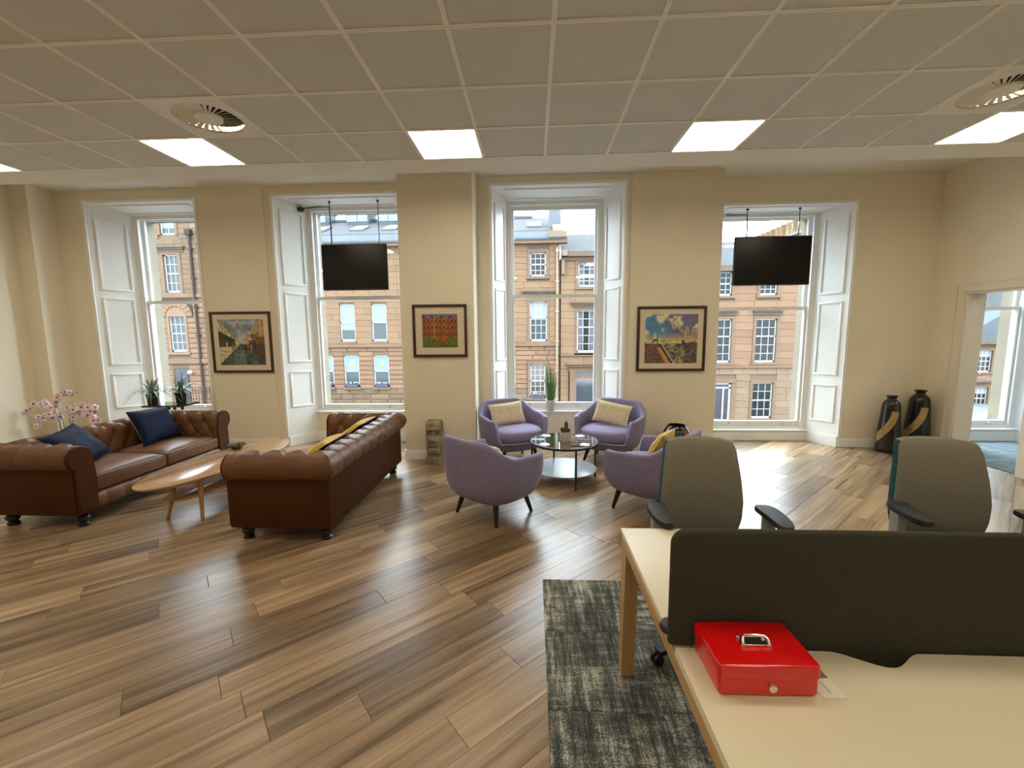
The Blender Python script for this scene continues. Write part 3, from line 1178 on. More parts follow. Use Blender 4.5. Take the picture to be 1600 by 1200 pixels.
def far_window(root, cx, z0, z1, wd, ncol=3, ntop=2, nbot=2, fy=FY, pane=None, blind=0.0, blindmat=None, surround=0.16, sill=True, hood=None, curtain=False, emblem=False, box=False, surmat=None, thin=0.03):
    ox, oy, oz = root.location
    T = Matrix.Translation((-ox, -oy, -oz))
    x0, x1 = cx - wd / 2, cx + wd / 2
    sm = surmat or M_DRESS
    if surround:
        m = MB()
        m.box(x0 - surround, x0, fy - 0.035, fy + 0.16, z0 - 0.02, z1 + surround, T)
        m.box(x1, x1 + surround, fy - 0.035, fy + 0.16, z0 - 0.02, z1 + surround, T)
        m.box(x0, x1, fy - 0.035, fy + 0.16, z1, z1 + surround, T)
        m.build('window_surround', sm, root)
    if sill:
        m = MB()
        m.box(x0 - surround - 0.05, x1 + surround + 0.05, fy - 0.09, fy + 0.16, z0 - 0.16, z0 - 0.02, T)
        m.build('stone_sill', sm, root)
    m = MB()
    fw_ = 0.065
    yy = fy + 0.10
    m.box(x0, x0 + fw_, yy, yy + 0.07, z0 - 0.02, z1, T)
    m.box(x1 - fw_, x1, yy, yy + 0.07, z0 - 0.02, z1, T)
    m.box(x0, x1, yy, yy + 0.07, z1 - fw_, z1, T)
    m.box(x0, x1, yy, yy + 0.08, z0 - 0.02, z0 + 0.09, T)
    zm = z0 + (z1 - z0) * nbot / max(1, (ntop + nbot))
    m.box(x0, x1, yy, yy + 0.07, zm - 0.035, zm + 0.035, T)
    bt = thin
    for i in range(1, ncol):
        x = x0 + wd * i / ncol
        m.box(x - bt / 2, x + bt / 2, yy + 0.015, yy + 0.05, z0, z1, T)
    for i in range(1, nbot):
        z = z0 + (zm - z0) * i / nbot
        m.box(x0, x1, yy + 0.015, yy + 0.05, z - bt / 2, z + bt / 2, T)
    for i in range(1, ntop):
        z = zm + (z1 - zm) * i / ntop
        m.box(x0, x1, yy + 0.015, yy + 0.05, z - bt / 2, z + bt / 2, T)
    win = m.build('sash_window', M_SASH, root)
    m = MB()
    m.box(x0 + 0.01, x1 - 0.01, yy + 0.04, yy + 0.05, z0, z1, T)
    m.build('pane', pane or M_PANE, win)
    if blind:
        m = MB()
        m.box(x0 + 0.05, x1 - 0.05, yy + 0.034, yy + 0.039, z1 - (z1 - z0) * blind, z1 - 0.03, T)
        m.build('blind', blindmat or M_BLIND, win)
    if emblem:
        m = MB()
        zc = z1 - (z1 - z0) * blind * 0.52
        for a, b in ((0.15, 0.09),):
            m.box(cx - a, cx + a, yy + 0.030, yy + 0.033, zc - a, zc + a, T)
        m.build('emblem', fmat('emblem_yellow_green', (0.33, 0.40, 0.21), 0.8), win)
        m = MB()
        m.box(cx - 0.075, cx + 0.075, yy + 0.026, yy + 0.029, zc - 0.075, zc + 0.075, T)
        m.build('emblem_centre', fmat('emblem_green', (0.33, 0.47, 0.20), 0.8), win)
    if curtain:
        m = MB()
        for s in (-1, 1):
            e = cx + s * (wd / 2 - 0.06)
            m.add([(e, yy + 0.038, z0 + 0.1), (e - s * wd * 0.2, yy + 0.038, z0 + 0.1), (e - s * wd * 0.30, yy + 0.038, z1 - 0.07), (e, yy + 0.038, z1 - 0.07)],
                  [(0, 1, 2, 3) if s < 0 else (3, 2, 1, 0)], T)
        m.build('curtain', M_CURT, win)
    if hood is not None:
        hz, hx0, hx1 = hood
        m = MB()
        m.box(hx0, hx1, fy - 0.22, fy + 0.05, hz + 0.05, hz + 0.14, T)
        m.box(hx0 + 0.07, hx1 - 0.07, fy - 0.13, fy + 0.05, hz - 0.06, hz + 0.05, T)
        m.box(hx0 + 0.12, hx1 - 0.12, fy - 0.06, fy + 0.05, hz - 0.2, hz - 0.06, T)
        m.build('hood_mould', M_DRESS2, root)
    if box:
        m = MB()
        m.box(x0 + 0.12, x1 - 0.06, fy - 0.12, fy + 0.09, z0 - 0.02, z0 + 0.18, T)
        wb = m.build('window_box', fmat('window_box_navy', (0.02, 0.025, 0.05), 0.5), win)
        m = MB()
        rr = random.Random(int(cx * 100))
        for i in range(26):
            px, pz = rr.uniform(x0 + 0.14, x1 - 0.08), z0 + 0.18 + rr.uniform(0, 0.10)
            m.lathe([(0.0, -0.03), (0.035, 0.0), (0.0, 0.03)], 5, T @ Matrix.Translation((px, fy - 0.01, pz)), cap=False)
        stuff(m.build('blossom', fmat('white_blossom', (0.45, 0.45, 0.47), 0.8), wb))
    return (x0 - surround, x1 + surround, z0 - (0.16 if sill else 0), z1 + surround)

def strip(root, name, x0, x1, z0, z1, proud, material, fy=FY):
    m = MB()
    ox, oy, oz = root.location
    m.box(x0 - ox, x1 - ox, fy - proud - oy, fy + 0.1 - oy, z0 - oz, z1 - oz)
    return m.build(name, material, root)

def backing(root, x0, x1, z0, z1, holes, fy=FY, material=None):
    """solid wall behind the facing stones, with the window openings left out"""
    ox, oy, oz = root.location
    m = MB()
    zs = sorted(set([z0, z1] + [h[2] for h in holes if z0 < h[2] < z1] + [h[3] for h in holes if z0 < h[3] < z1]))
    for a, b in zip(zs, zs[1:]):
        mid = (a + b) / 2
        cuts = sorted([(h[0], h[1]) for h in holes if h[2] < mid < h[3]])
        x = x0
        for c0, c1 in cuts:
            if c0 > x:
                m.box(x - ox, c0 - ox, fy + 0.05 - oy, fy + 0.30 - oy, a - oz, b - oz)
            x = max(x, c1)
        if x < x1:
            m.box(x - ox, x1 - ox, fy + 0.05 - oy, fy + 0.30 - oy, a - oz, b - oz)
    m.box(x0 - ox, x1 - ox, fy + 0.30 - oy, fy + 8 - oy, z0 - oz, z1 - oz)
    return m.build('wall', material or M_JOINT, root)

def crs(z0, z1, h, mk, rust, lr):
    n = max(1, round((z1 - z0) / h))
    return [(z0 + (z1 - z0) * i / n, z0 + (z1 - z0) * (i + 1) / n, mk, rust, lr) for i in range(n)]

def ground(x):
    return -2.62 - (x + 21) * 0.03

def roof_poly(root, name, pts, material, th=0.12):
    ox, oy, oz = root.location
    m = MB()
    q = [(p[0] - ox, p[1] - oy, p[2] - oz) for p in pts]
    n = len(q)
    vs_ = q + [(p[0], p[1], p[2] - th) for p in q]
    m.add(vs_, [tuple(range(n)), tuple(reversed(range(n, 2 * n)))] + [(i, n + i, n + (i + 1) % n, (i + 1) % n) for i in range(n)])
    return m.build(name, material, root, fix=True)

def downpipe(root, x, z0, z1, material, fy=FY, r=0.06, hopper=True):
    ox, oy, oz = root.location
    m = MB()
    m.tube([(x - ox, fy - 0.10 - oy, z0 - oz), (x - ox, fy - 0.10 - oy, z1 - oz)], r, 8)
    z = z0 + 0.8
    while z < z1:
        m.box(x - ox - 0.10, x - ox + 0.10, fy - 0.17 - oy, fy + 0.02 - oy, z - 0.05 - oz, z + 0.05 - oz)
        z += 1.7
    if hopper:
        m.box(x - ox - 0.16, x - ox + 0.16, fy - 0.26 - oy, fy + 0.02 - oy, z1 - 0.12 - oz, z1 + 0.2 - oz)
    return m.build('downpipe', material, root)

# street surface
m = MB()
pts = [(-60, 7.2), (60, 7.2), (60, 60), (-60, 60)]
m.add([(x, y, -2.62 - (x + 21) * 0.03) for x, y in pts] + [(x, y, -2.9 - (x + 21) * 0.03) for x, y in pts], [(0, 1, 2, 3), (7, 6, 5, 4)])
street = struct(m.build('street', fmat('asphalt', (0.10, 0.10, 0.105), 0.85, var=0.15, vscale=2)))
m = MB()
pts = [(-60, 21.8), (60, 21.8), (60, 25.2), (-60, 25.2)]
m.add([(x, y, ground(x) + 0.14) for x, y in pts] + [(x, y, ground(x) - 0.1) for x, y in pts], [(0, 1, 2, 3), (0, 4, 5, 1)])
m.build('pavement', fmat('paving', (0.30, 0.29, 0.27), 0.85, var=0.1, vscale=3), street)

# ---- building 1: seen through the first window
b1 = thing('tenement_building', 'tall buff stone building with arched window and brown downpipe, through the first window', 'building', (-21.6, FY, -2.6))
holes = []
cols1 = [-28.6, -25.1, -21.6, -18.35]
for cx in cols1:
    far = cx != -21.6
    holes.append(far_window(b1, cx, 7.66, 9.6, 0.92, 2, 1, 1, pane=M_PANE2 if not far else M_PANE, blind=0.8, blindmat=fmat('light_blue_blind', (0.30,0.40,0.44), 0.6), surround=0.17, sill=False, surmat=M_DRESS))
    holes.append(far_window(b1, cx, 4.30, 6.50, 0.90, 3, 2, 2, surround=0.2, hood=(6.84, cx - 1.0, cx + 1.0), pane=M_PANE2, surmat=M_DRESS))
    # arched window: sash below, solid tympanum above
    far_window(b1, cx, 0.75, 2.92, 0.96, 3, 2, 2, surround=0.0, sill=False, pane=M_PANE2)
    m = MB()
    T = Matrix.Translation((-b1.location.x, -b1.location.y, -b1.location.z))
    m.box(cx - 0.64, cx - 0.48, FY - 0.0, FY + 0.2, 0.70, 2.86, T)
    m.box(cx + 0.48, cx + 0.64, FY - 0.0, FY + 0.2, 0.70, 2.86, T)
    arc = [(cx - 0.64, 2.86)] + [(cx - 0.64 * math.cos(PI * i / 12), 2.86 + 0.58 * math.sin(PI * i / 12)) for i in range(1, 12)] + [(cx + 0.64, 2.86)]
    n = len(arc)
    m.add([(p[0], FY - 0.0, p[1]) for p in arc] + [(p[0], FY + 0.2, p[1]) for p in arc], [tuple(range(n)), tuple(reversed(range(n, 2 * n)))], T)
    m.box(cx - 0.72, cx + 0.72, FY - 0.08, FY + 0.2, 0.55, 0.70, T)
    m.build('window_surround', fmat('arch_stone', (0.20, 0.145, 0.09), 0.9, var=0.1, vscale=2), b1)
    if not far:
        for i in range(9):
            a0, a1 = PI * i / 9 + 0.015, PI * (i + 1) / 9 - 0.015
            m = MB()
            q = [(cx - r_ * math.cos(a) * 1.0, 2.86 + r_ * math.sin(a) * 0.93) for r_, a in ((0.66, a0), (1.06, a0), (1.06, a1), (0.66, a1))]
            m.add([(p[0], FY - 0.03, p[1]) for p in q] + [(p[0], FY + 0.1, p[1]) for p in q], [(0, 1, 2, 3), (0, 4, 5, 1), (1, 5, 6, 2), (2, 6, 7, 3), (3, 7, 4, 0)], T)
            m.build('arch_stone', M_ST['pink'], b1, fix=True)
    holes.append((cx - 1.08, cx + 1.08, 2.86, 3.86) if not far else (cx - 0.64, cx + 0.64, 2.86, 3.46))
    holes.append((cx - 0.64, cx + 0.64, 0.55, 2.86))
# door
T = Matrix.Translation((-b1.location.x, -b1.location.y, -b1.location.z))
m = MB()
m.box(-22.08, -21.18, FY + 0.06, FY + 0.12, -2.45, -0.32, T)
for zz0, zz1 in ((-2.2, -1.4), (-1.25, -0.5)):
    for xx in (-22.0, -21.58):
        m.rbox(xx, xx + 0.34, FY + 0.03, FY + 0.07, zz0, zz1, 0.02, 1, T)
dr = m.build('door', M_DARKDOOR, b1)
holes.append((-22.12, -21.14, -2.6, -0.30))
strip(b1, 'string_course', -32, -17.06, 3.98, 4.20, 0.10, M_DRESS)
strip(b1, 'band_course', -32, -17.06, 0.0, 0.30, 0.12, M_DRESS)
cs = crs(-2.6, -0.02, 0.36, 'pink', True, (0.8, 1.5)) + crs(0.3, 3.98, 0.31, 'pink', True, (0.8, 1.5)) + crs(4.2, 10.6, 0.29, 'buff', False, (0.45, 0.85))
masonry(b1, -32, -17.06, cs, holes, 1, [(-23.4, -19.2, -2.4, 9.0)], limit=290)
backing(b1, -32, -17.06, -2.8, 10.6, holes)
downpipe(b1, -20.22, -2.5, 7.7, M_CAST, r=0.075)
strip(b1, 'eaves_cornice', -32.2, -17.06, 10.6, 11.0, 0.45, M_DRESS2)
roof_poly(b1, 'roof', [(-32, FY - 0.2, 11.0), (-17.06, FY - 0.2, 11.0), (-17.06, FY + 5, 14.0), (-32, FY + 5, 14.0)], M_SLATE)
m = MB()
m.lathe([(0.0, -0.14), (0.10, -0.10), (0.15, 0), (0.10, 0.10), (0.0, 0.14)], 12, T @ Matrix.Translation((-20.9, FY - 0.2, -0.53)), cap=False)
m.box(-20.95, -20.85, FY - 0.2, FY, -0.55, -0.5, T)
m.build('wall_lamp', fmat('opal_lamp_glass', (0.80, 0.74, 0.55), 0.3), b1, auto=50)

rl = thing('railing', 'dark iron railing in front of the buff stone building beside its door', 'railing', (-20.0, 23.4, -2.55))
m = MB()
for i in range(23):
    x = -1.35 + i * 0.17
    m.box(x - 0.012, x + 0.012, -0.012, 0.012, 0, 1.2)
    m.lathe([(0.022, 1.2), (0.03, 1.23), (0.0, 1.32)], 5, Matrix.Translation((x, 0, 0)), cap=False)
stuff(m.build('baluster', M_CAST, rl))
m = MB()
m.box(-1.4, 2.5, -0.02, 0.02, 1.08, 1.12)
m.box(-1.4, 2.5, -0.02, 0.02, 0.1, 0.14)
m.build('rail', M_CAST, rl)

# ---- building 2: second window and the left half of the third
b2 = thing('tenement_building', 'golden stone building with skylights in its slate roof and blue blinds, through the second window', 'building', (-7.0, FY, -3.1))
holes = []
colsA = [-15.0, -12.95, -11.02, -9.10, -7.15, -5.2, -3.2, -1.5]
for cx in colsA:
    holes.append(far_window(b2, cx, 4.95, 6.25, 0.88, 2, 1, 1, blind=0.4, surround=0.0, sill=True))
    holes.append(far_window(b2, cx, 1.30, 3.46, 0.90, 1, 1, 1, blind=0.70 if cx in (-11.02,) else 0.5, surround=0.0, sill=True, pane=M_PANE2))
for cx in [-14.6, -12.5, -10.92, -9.10, -7.2, -5.2, -3.2, -1.5]:
    holes.append(far_window(b2, cx, -1.46, 0.42, 0.92, 1, 1, 1, blind=0.48, surround=0.0, sill=True, emblem=-13 < cx < -8, box=-13 < cx < -8, pane=M_PANE2, blindmat=fmat('sky_blue_panel', (0.27, 0.40, 0.47), 0.7)))
holes.append(far_window(b2, 0.31, 4.93, 6.25, 0.90, 3, 2, 2, surround=0.17))
holes.append(far_window(b2, 0.33, 1.22, 3.50, 0.98, 3, 2, 3, blind=0.46, surround=0.14, hood=(3.97, -0.62, 1.28), pane=M_PANE2, blindmat=fmat('white_blind', (0.40, 0.44, 0.45), 0.8)))
holes.append(far_window(b2, 0.29, -2.12, -0.16, 0.90, 3, 3, 3, surround=0.16, pane=fmat('far_pane_brown', (0.09, 0.065, 0.05), 0.1), box=True))
cs = crs(-3.2, -1.6, 0.33, 'buff', True, (0.7, 1.2)) + crs(-1.6, 0.92, 0.28, 'pink', True, (0.7, 1.3)) + crs(1.12, 6.7, 0.36, 'gold', False, (0.55, 1.1))
strip(b2, 'string_course', -17, 1.55, 0.92, 1.12, 0.10, M_DRESS)
strip(b2, 'eaves_cornice', -17.0, 1.95, 6.70, 6.98, 0.34, M_DRESS)
masonry(b2, -17, 1.55, cs, holes, 2, [(-12.9, -7.6, -2.5, 4.4), (-1.3, 1.55, -2.4, 6.7)], limit=295)
backing(b2, -17, 1.55, -3.4, 6.9, holes)
downpipe(b2, 1.40, -3.0, 6.5, fmat('cream_pipe_paint', (0.27, 0.245, 0.19), 0.5), r=0.06, hopper=False)
m = MB()
rf = roof_poly(b2, 'roof', [(-17, FY - 0.15, 7.42), (1.1, FY - 0.15, 7.42), (1.1, FY + 4.2, 9.25), (-17, FY + 4.2, 9.25)], M_SLATE)
roof_poly(b2, 'lead_gutter', [(-17, FY - 0.42, 6.99), (1.65, FY - 0.42, 6.99), (1.65, FY - 0.12, 7.44), (-17, FY - 0.12, 7.44)], M_LEAD, 0.1)
def roof_z(y):
    return 7.42 + (y - (FY - 0.15)) / 4.35 * 1.83
T = Matrix.Translation((-b2.location.x, -b2.location.y, -b2.location.z))
M_SKY = fmat('skylight_glass', (0.26, 0.29, 0.30), 0.2, spec=0.5)
for cx in (-12.9, -10.55, -8.55, -5.5, -3.0, 0.1):
    ya, yb = FY + 0.75, FY + 1.95
    m = MB()
    fr = [(cx - 0.42, ya), (cx + 0.42, ya), (cx + 0.42, yb), (cx - 0.42, yb)]
    m.add([(p[0], p[1], roof_z(p[1]) + 0.10) for p in fr] + [(p[0], p[1], roof_z(p[1]) - 0.1) for p in fr], [(0, 1, 2, 3), (0, 4, 5, 1), (1, 5, 6, 2), (2, 6, 7, 3), (3, 7, 4, 0)], T)
    sk = m.build('skylight', M_LEAD, rf)
    m = MB()
    fr = [(cx - 0.35, ya + 0.09), (cx + 0.35, ya + 0.09), (cx + 0.35, yb - 0.09), (cx - 0.35, yb - 0.09)]
    m.add([(p[0], p[1], roof_z(p[1]) + 0.125) for p in fr] + [(p[0], p[1], roof_z(p[1]) + 0.05) for p in fr], [(0, 1, 2, 3), (0, 4, 5, 1), (1, 5, 6, 2), (2, 6, 7, 3), (3, 7, 4, 0)], T)
    m.build('skylight_pane', M_SKY, rf)
for cx in (-14.2, -11.4, -9.35, -6.6, -4.0):
    m = MB()
    m.box(cx - 0.75, cx + 0.75, FY + 3.2, FY + 4.6, 8.6, 9.75, T)
    m.box(cx - 0.85, cx + 0.85, FY + 3.1, FY + 4.7, 9.75, 9.85, T)
    m.build('dormer', M_LEAD, rf)
    m = MB()
    for k in (-0.68, 0.02):
        m.box(cx + k, cx + k + 0.66, FY + 3.16, FY + 3.22, 8.98, 9.70, T)
    m.build('dormer_window', fmat('dormer_pane', (0.16, 0.22, 0.24), 0.15, spec=0.5), rf)
m = MB()
m.box(0.95, 1.62, FY + 0.7, FY + 1.6, 7.4, 9.9, T)
m.build('chimney', fmat('chimney_slate_blue', (0.105, 0.118, 0.135), 0.8, var=0.15, vscale=3), b2)
roof_poly(b2, 'skew_stone', [(1.15, FY - 0.2, 7.40), (1.75, FY - 0.2, 7.40), (1.75, FY + 2.4, 9.0), (1.15, FY + 2.4, 9.0)], M_ST['pale'], 0.25)
m = MB()
m.box(0.9, 1.9, FY - 0.5, FY - 0.05, 6.98, 7.3, T)
m.build('skew_putt', M_ST['pale'], b2)
m = MB()
m.box(-17, -0.0, FY + 4.0, FY + 4.4, 9.2, 9.34, T)
m.build('ridge', M_LEAD, b2)

# ---- building 3: right half of the third window
b3 = thing('tenement_building', 'lower golden stone building with portico doorway, through the right half of the third window', 'building', (5.0, FY, -3.4))
holes = []
for cx in (3.10, 5.35, 7.4):
    holes.append(far_window(b3, cx, 4.30, 5.62, 0.96, 3, 2, 2, surround=0.17, curtain=True))
    holes.append(far_window(b3, cx, 0.55, 2.95, 1.06, 3, 2, 3, surround=0.12, hood=(3.30, cx - 0.92, cx + 0.92), curtain=True))
for cx in (5.35, 7.4):
    holes.append(far_window(b3, cx, -2.5, -0.6, 0.96, 3, 2, 2, surround=0.15))
T = Matrix.Translation((-b3.location.x, -b3.location.y, -b3.location.z))
m = MB()
m.box(1.95, 4.25, FY - 0.42, FY + 0.05, -0.16, -0.05, T)
m.box(2.02, 4.18, FY - 0.30, FY + 0.05, -0.30, -0.16, T)
m.box(2.10, 4.10, FY - 0.14, FY + 0.05, -0.58, -0.30, T)
m.box(2.16, 2.46, FY - 0.14, FY + 0.2, -3.4, -0.58, T)
m.box(3.64, 3.94, FY - 0.14, FY + 0.2, -3.4, -0.58, T)
m.build('portico', M_DRESS, b3)
m = MB()
m.box(2.46, 3.64, FY + 0.10, FY + 0.15, -0.98, -0.58, T)
m.build('fanlight', fmat('fanlight_brown', (0.10, 0.07, 0.055), 0.2), b3)
m = MB()
m.box(2.46, 3.64, FY + 0.06, FY + 0.16, -1.10, -0.98, T)
m.box(2.46, 2.56, FY + 0.06, FY + 0.16, -3.4, -1.10, T)
m.box(3.54, 3.64, FY + 0.06, FY + 0.16, -3.4, -1.10, T)
m.build('door_frame', fmat('door_frame_tan', (0.26, 0.17, 0.115), 0.6), b3)
m = MB()
m.box(2.56, 3.54, FY + 0.08, FY + 0.14, -3.4, -1.10, T)
m.build('door', fmat('glazed_door', (0.03, 0.04, 0.05), 0.1, spec=0.7), b3)
holes.append((2.10, 4.0, -3.4, -0.05))
cs = crs(-3.5, 0.32, 0.40, 'gold', False, (0.8, 1.4)) + crs(0.48, 5.75, 0.42, 'gold', False, (0.7, 1.3))
strip(b3, 'string_course', 1.62, 8.45, 0.32, 0.48, 0.09, M_DRESS)
strip(b3, 'frieze', 1.62, 8.45, 5.75, 5.95, 0.10, M_DRESS)
strip(b3, 'eaves_cornice', 1.62, 8.45, 5.95, 6.18, 0.36, M_DRESS2)
masonry(b3, 1.62, 8.45, cs, holes, 3, [(1.6, 4.2, -2.6, 6.0)], limit=290)
backing(b3, 1.62, 8.45, -3.8, 6.0, holes)
roof_poly(b3, 'roof', [(1.64, FY - 0.35, 6.20), (8.42, FY - 0.35, 6.20), (8.42, FY + 3.4, 7.95), (1.64, FY + 3.4, 7.95)], M_SLATE)
m = MB()
m.box(1.66, 1.95, FY - 0.55, FY + 0.02, 5.95, 6.3, T)
m.box(1.66, 1.82, FY - 0.2, FY + 0.02, 5.0, 5.75, T)
m.build('corbel', M_ST['pale'], b3)

# ---- building 4: through the fourth window
b4 = thing('tenement_building', 'pale golden stone building with row of chimney pots, through the fourth window', 'building', (12.0, FY, -3.7))
holes = []
for cx in (10.77, 13.27, 15.85):
    if cx > 11:
        pass
    holes.append(far_window(b4, cx, 3.70, 5.0, 0.94, 3, 2, 2, surround=0.16))
    holes.append(far_window(b4, cx, -0.09, 2.37, 1.15, 3, 2, 3, surround=0.16, hood=(2.78, cx - 0.86, cx + 0.86)))
holes.append(far_window(b4, 13.27, -3.36, -1.28, 1.14, 3, 2, 2, surround=0.16))
holes.append(far_window(b4, 16.2, -3.36, -1.28, 1.14, 3, 2, 2, surround=0.16))
T = Matrix.Translation((-b4.location.x, -b4.location.y, -b4.location.z))
m = MB()
m.box(10.1, 10.2, FY + 0.04, FY + 0.14, -3.7, -1.3, T)
m.box(11.36, 11.48, FY + 0.04, FY + 0.14, -3.7, -1.3, T)
m.box(10.1, 11.48, FY + 0.04, FY + 0.14, -1.62, -1.54, T)
m.box(11.02, 11.10, FY + 0.04, FY + 0.14, -3.7, -1.6, T)
m.box(10.1, 11.48, FY + 0.04, FY + 0.14, -1.38, -1.28, T)
m.build('door_frame', M_SASH, b4)
m = MB()
m.box(10.2, 11.36, FY + 0.10, FY + 0.13, -3.7, -1.3, T)
m.build('door', M_DARKDOOR, b4)
m = MB()
m.box(9.95, 10.1, FY - 0.05, FY + 0.1, -3.7, -1.15, T)
m.box(11.48, 11.72, FY - 0.05, FY + 0.1, -3.7, -1.15, T)
m.box(9.95, 11.72, FY - 0.08, FY + 0.1, -1.28, -1.05, T)
m.build('door_surround', M_DRESS, b4)
holes.append((9.95, 11.72, -3.8, -1.05))
cs = crs(-3.9, -0.42, 0.40, 'pale', False, (0.6, 1.2)) + crs(-0.28, 5.0, 0.40, 'pink', False, (0.8, 1.4))
strip(b4, 'string_course', 8.5, 19, -0.42, -0.28, 0.09, M_DRESS)
strip(b4, 'eaves_cornice', 8.5, 19.1, 5.0, 5.30, 0.38, M_DRESS2)
masonry(b4, 8.5, 19, cs, holes, 4, [(10.2, 15.5, -3.5, 5.0)], limit=290)
backing(b4, 8.5, 19, -4.2, 5.1, holes)
roof_poly(b4, 'roof', [(8.5, FY - 0.3, 5.32), (15.1, FY - 0.3, 5.32), (15.1, FY + 3.6, 7.35), (8.5, FY + 3.6, 7.35)], M_SLATE)
roof_poly(b4, 'roof', [(15.4, FY - 0.3, 5.32), (19, FY - 0.3, 5.32), (19, FY + 3.6, 7.35), (15.4, FY + 3.6, 7.35)], M_SLATE)
# gable stack running back from the street with a row of pots
m = MB()
gz = 7.1
m.add([(14.95, FY + 0.4, 5.0), (15.55, FY + 0.4, 5.0), (15.55, FY + 7, 5.0), (14.95, FY + 7, 5.0),
       (14.95, FY + 0.4, gz), (15.55, FY + 0.4, gz), (15.55, FY + 7, gz), (14.95, FY + 7, gz)],
      [(4, 5, 6, 7), (0, 1, 5, 4), (1, 2, 6, 5), (2, 3, 7, 6), (3, 0, 4, 7)], T)
m.box(14.85, 15.65, FY + 0.3, FY + 7.1, gz, gz + 0.14, T)
st_ = m.build('chimney_stack', fmat('stack_grey_stone', (0.2, 0.19, 0.175), 0.9, var=0.2, vscale=2), b4)
potm = MB()
potm.lathe([(0.17, 0), (0.15, 0.08), (0.14, 0.70), (0.17, 0.74), (0.17, 0.84), (0.12, 0.84), (0.12, 0.5)], 12)
pm1 = potm.mesh('chimney_pot', fmat('buff_chimney_pot', (0.24, 0.175, 0.092), 0.9, var=0.15, vscale=3, objvar=0.25), auto=40)
for i in range(11):
    link('chimney_pot', pm1, st_, (15.25 - 12.0, 0.75 + i * 0.58, gz + 0.14 + 3.7))

# ---- building 5: far off, through the window of the next room
b5 = thing('tenement_building', 'far stone building with gable roof and red window hood, through the next room window', 'building', (36.0, 36.0, -6.0))
F5 = 36.0
holes = []
for cx in (31.0, 33.6, 36.4, 39.2):
    holes.append(far_window(b5, cx, -1.75, -0.02, 1.05, 3, 2, 2, fy=F5, surround=0.2, blind=0.3, blindmat=fmat('white_blind2', (0.42, 0.43, 0.43), 0.8), thin=0.05))
    holes.append(far_window(b5, cx, -4.85, -3.0, 1.05, 3, 2, 2, fy=F5, surround=0.2, hood=(-2.62, cx - 0.8, cx + 0.8), blind=0.3, blindmat=MATS['white_blind2'], thin=0.05))
cs = crs(-6.5, 0.5, 0.42, 'pink', False, (0.7, 1.3))
masonry(b5, 29, 42, cs, holes, 5, [(33.0, 39, -6, 0.6)], fy=F5, limit=250)
backing(b5, 29, 42, -6.8, 0.6, holes, fy=F5)
strip(b5, 'eaves_cornice', 28.9, 42.1, 0.5, 0.95, 0.4, M_DRESS2, fy=F5)
strip(b5, 'gutter', 28.9, 42.1, 0.95, 1.25, 0.3, M_LEAD, fy=F5)
T = Matrix.Translation((-b5.location.x, -b5.location.y, -b5.location.z))
m = MB()
m.add([(34.6, F5 - 0.1, 1.25), (41.0, F5 - 0.1, 1.25), (37.8, F5 - 0.1, 3.2), (37.8, F5 + 4, 3.2), (34.6, F5 + 4, 1.25), (41.0, F5 + 4, 1.25)],
      [(0, 1, 2), (0, 2, 3, 4), (1, 5, 3, 2)], T)
m.build('gable_roof', M_LEAD, b5)
m = MB()
m.box(29, 42, F5 + 2, F5 + 4, 0.9, 3.0, T)
m.build('attic_wall', M_ST['pink'], b5)
roof_poly(b5, 'roof', [(29, F5 + 1.7, 3.1), (42, F5 + 1.7, 3.1), (42, F5 + 7, 9.0), (29, F5 + 7, 9.0)], M_SLATE)
# ------------------------------------------------------------------ furniture materials
M_LEATHER = mat('brown_leather', (0.140, 0.063, 0.030), 0.41, spec=0.25, var=0.16, vscale=7, bump=0.10, bscale=180)
M_LEATHER2 = mat('brown_leather_panel', (0.060, 0.019, 0.005), 0.6, spec=0.15, var=0.10, vscale=5, bump=0.12, bscale=220)
M_BLACKWOOD = mat('black_turned_wood', (0.012, 0.010, 0.010), 0.3, spec=0.5)
M_OAK = wood_mat('light_oak', (0.34, 0.19, 0.09), (0.44, 0.265, 0.14), (0.53, 0.34, 0.19), 0.18, axis=1, bump=0.02, spread=0.2)
M_OAKLEG = wood_mat('oak_leg', (0.36, 0.19, 0.075), (0.46, 0.26, 0.115), (0.55, 0.33, 0.16), 0.4, axis=2, bump=0.02, spread=0.2)
M_BLUE = mat('navy_velvet', (0.003, 0.0075, 0.028), 0.7, spec=0.15, var=0.25, vscale=9)
M_YEL = mat('mustard_fabric', (0.55, 0.34, 0.030), 0.75, spec=0.2, var=0.22, vscale=14, sheen=0.3)
M_LILAC = mat('lilac_felt', (0.232, 0.205, 0.33), 0.9, spec=0.12, var=0.07, vscale=30, bump=0.15, bscale=260, sheen=0.25)
M_CREAM = mat('cream_knit', (0.70, 0.60, 0.42), 0.95, spec=0.1, var=0.1, vscale=30)
M_GREYFAB = mat('taupe_chair_fabric', (0.205, 0.188, 0.148), 0.95, spec=0.1, var=0.10, vscale=120, bump=0.2, bscale=420)
M_TEAL = mat('teal_chair_fabric', (0.012, 0.066, 0.070), 0.9, spec=0.12, var=0.1, vscale=90)
M_BLKPL = mat('black_plastic', (0.016, 0.016, 0.017), 0.42, spec=0.4)
M_GREYPL = mat('grey_metal', (0.45, 0.44, 0.42), 0.35, 0.6)
M_DESK = mat('cream_laminate', (0.76, 0.69, 0.52), 0.42, spec=0.4, var=0.015, vscale=3)
M_SCREEN = mat('charcoal_screen_fabric', (0.052, 0.051, 0.038), 0.95, spec=0.08, var=0.12, vscale=160, bump=0.15, bscale=400)

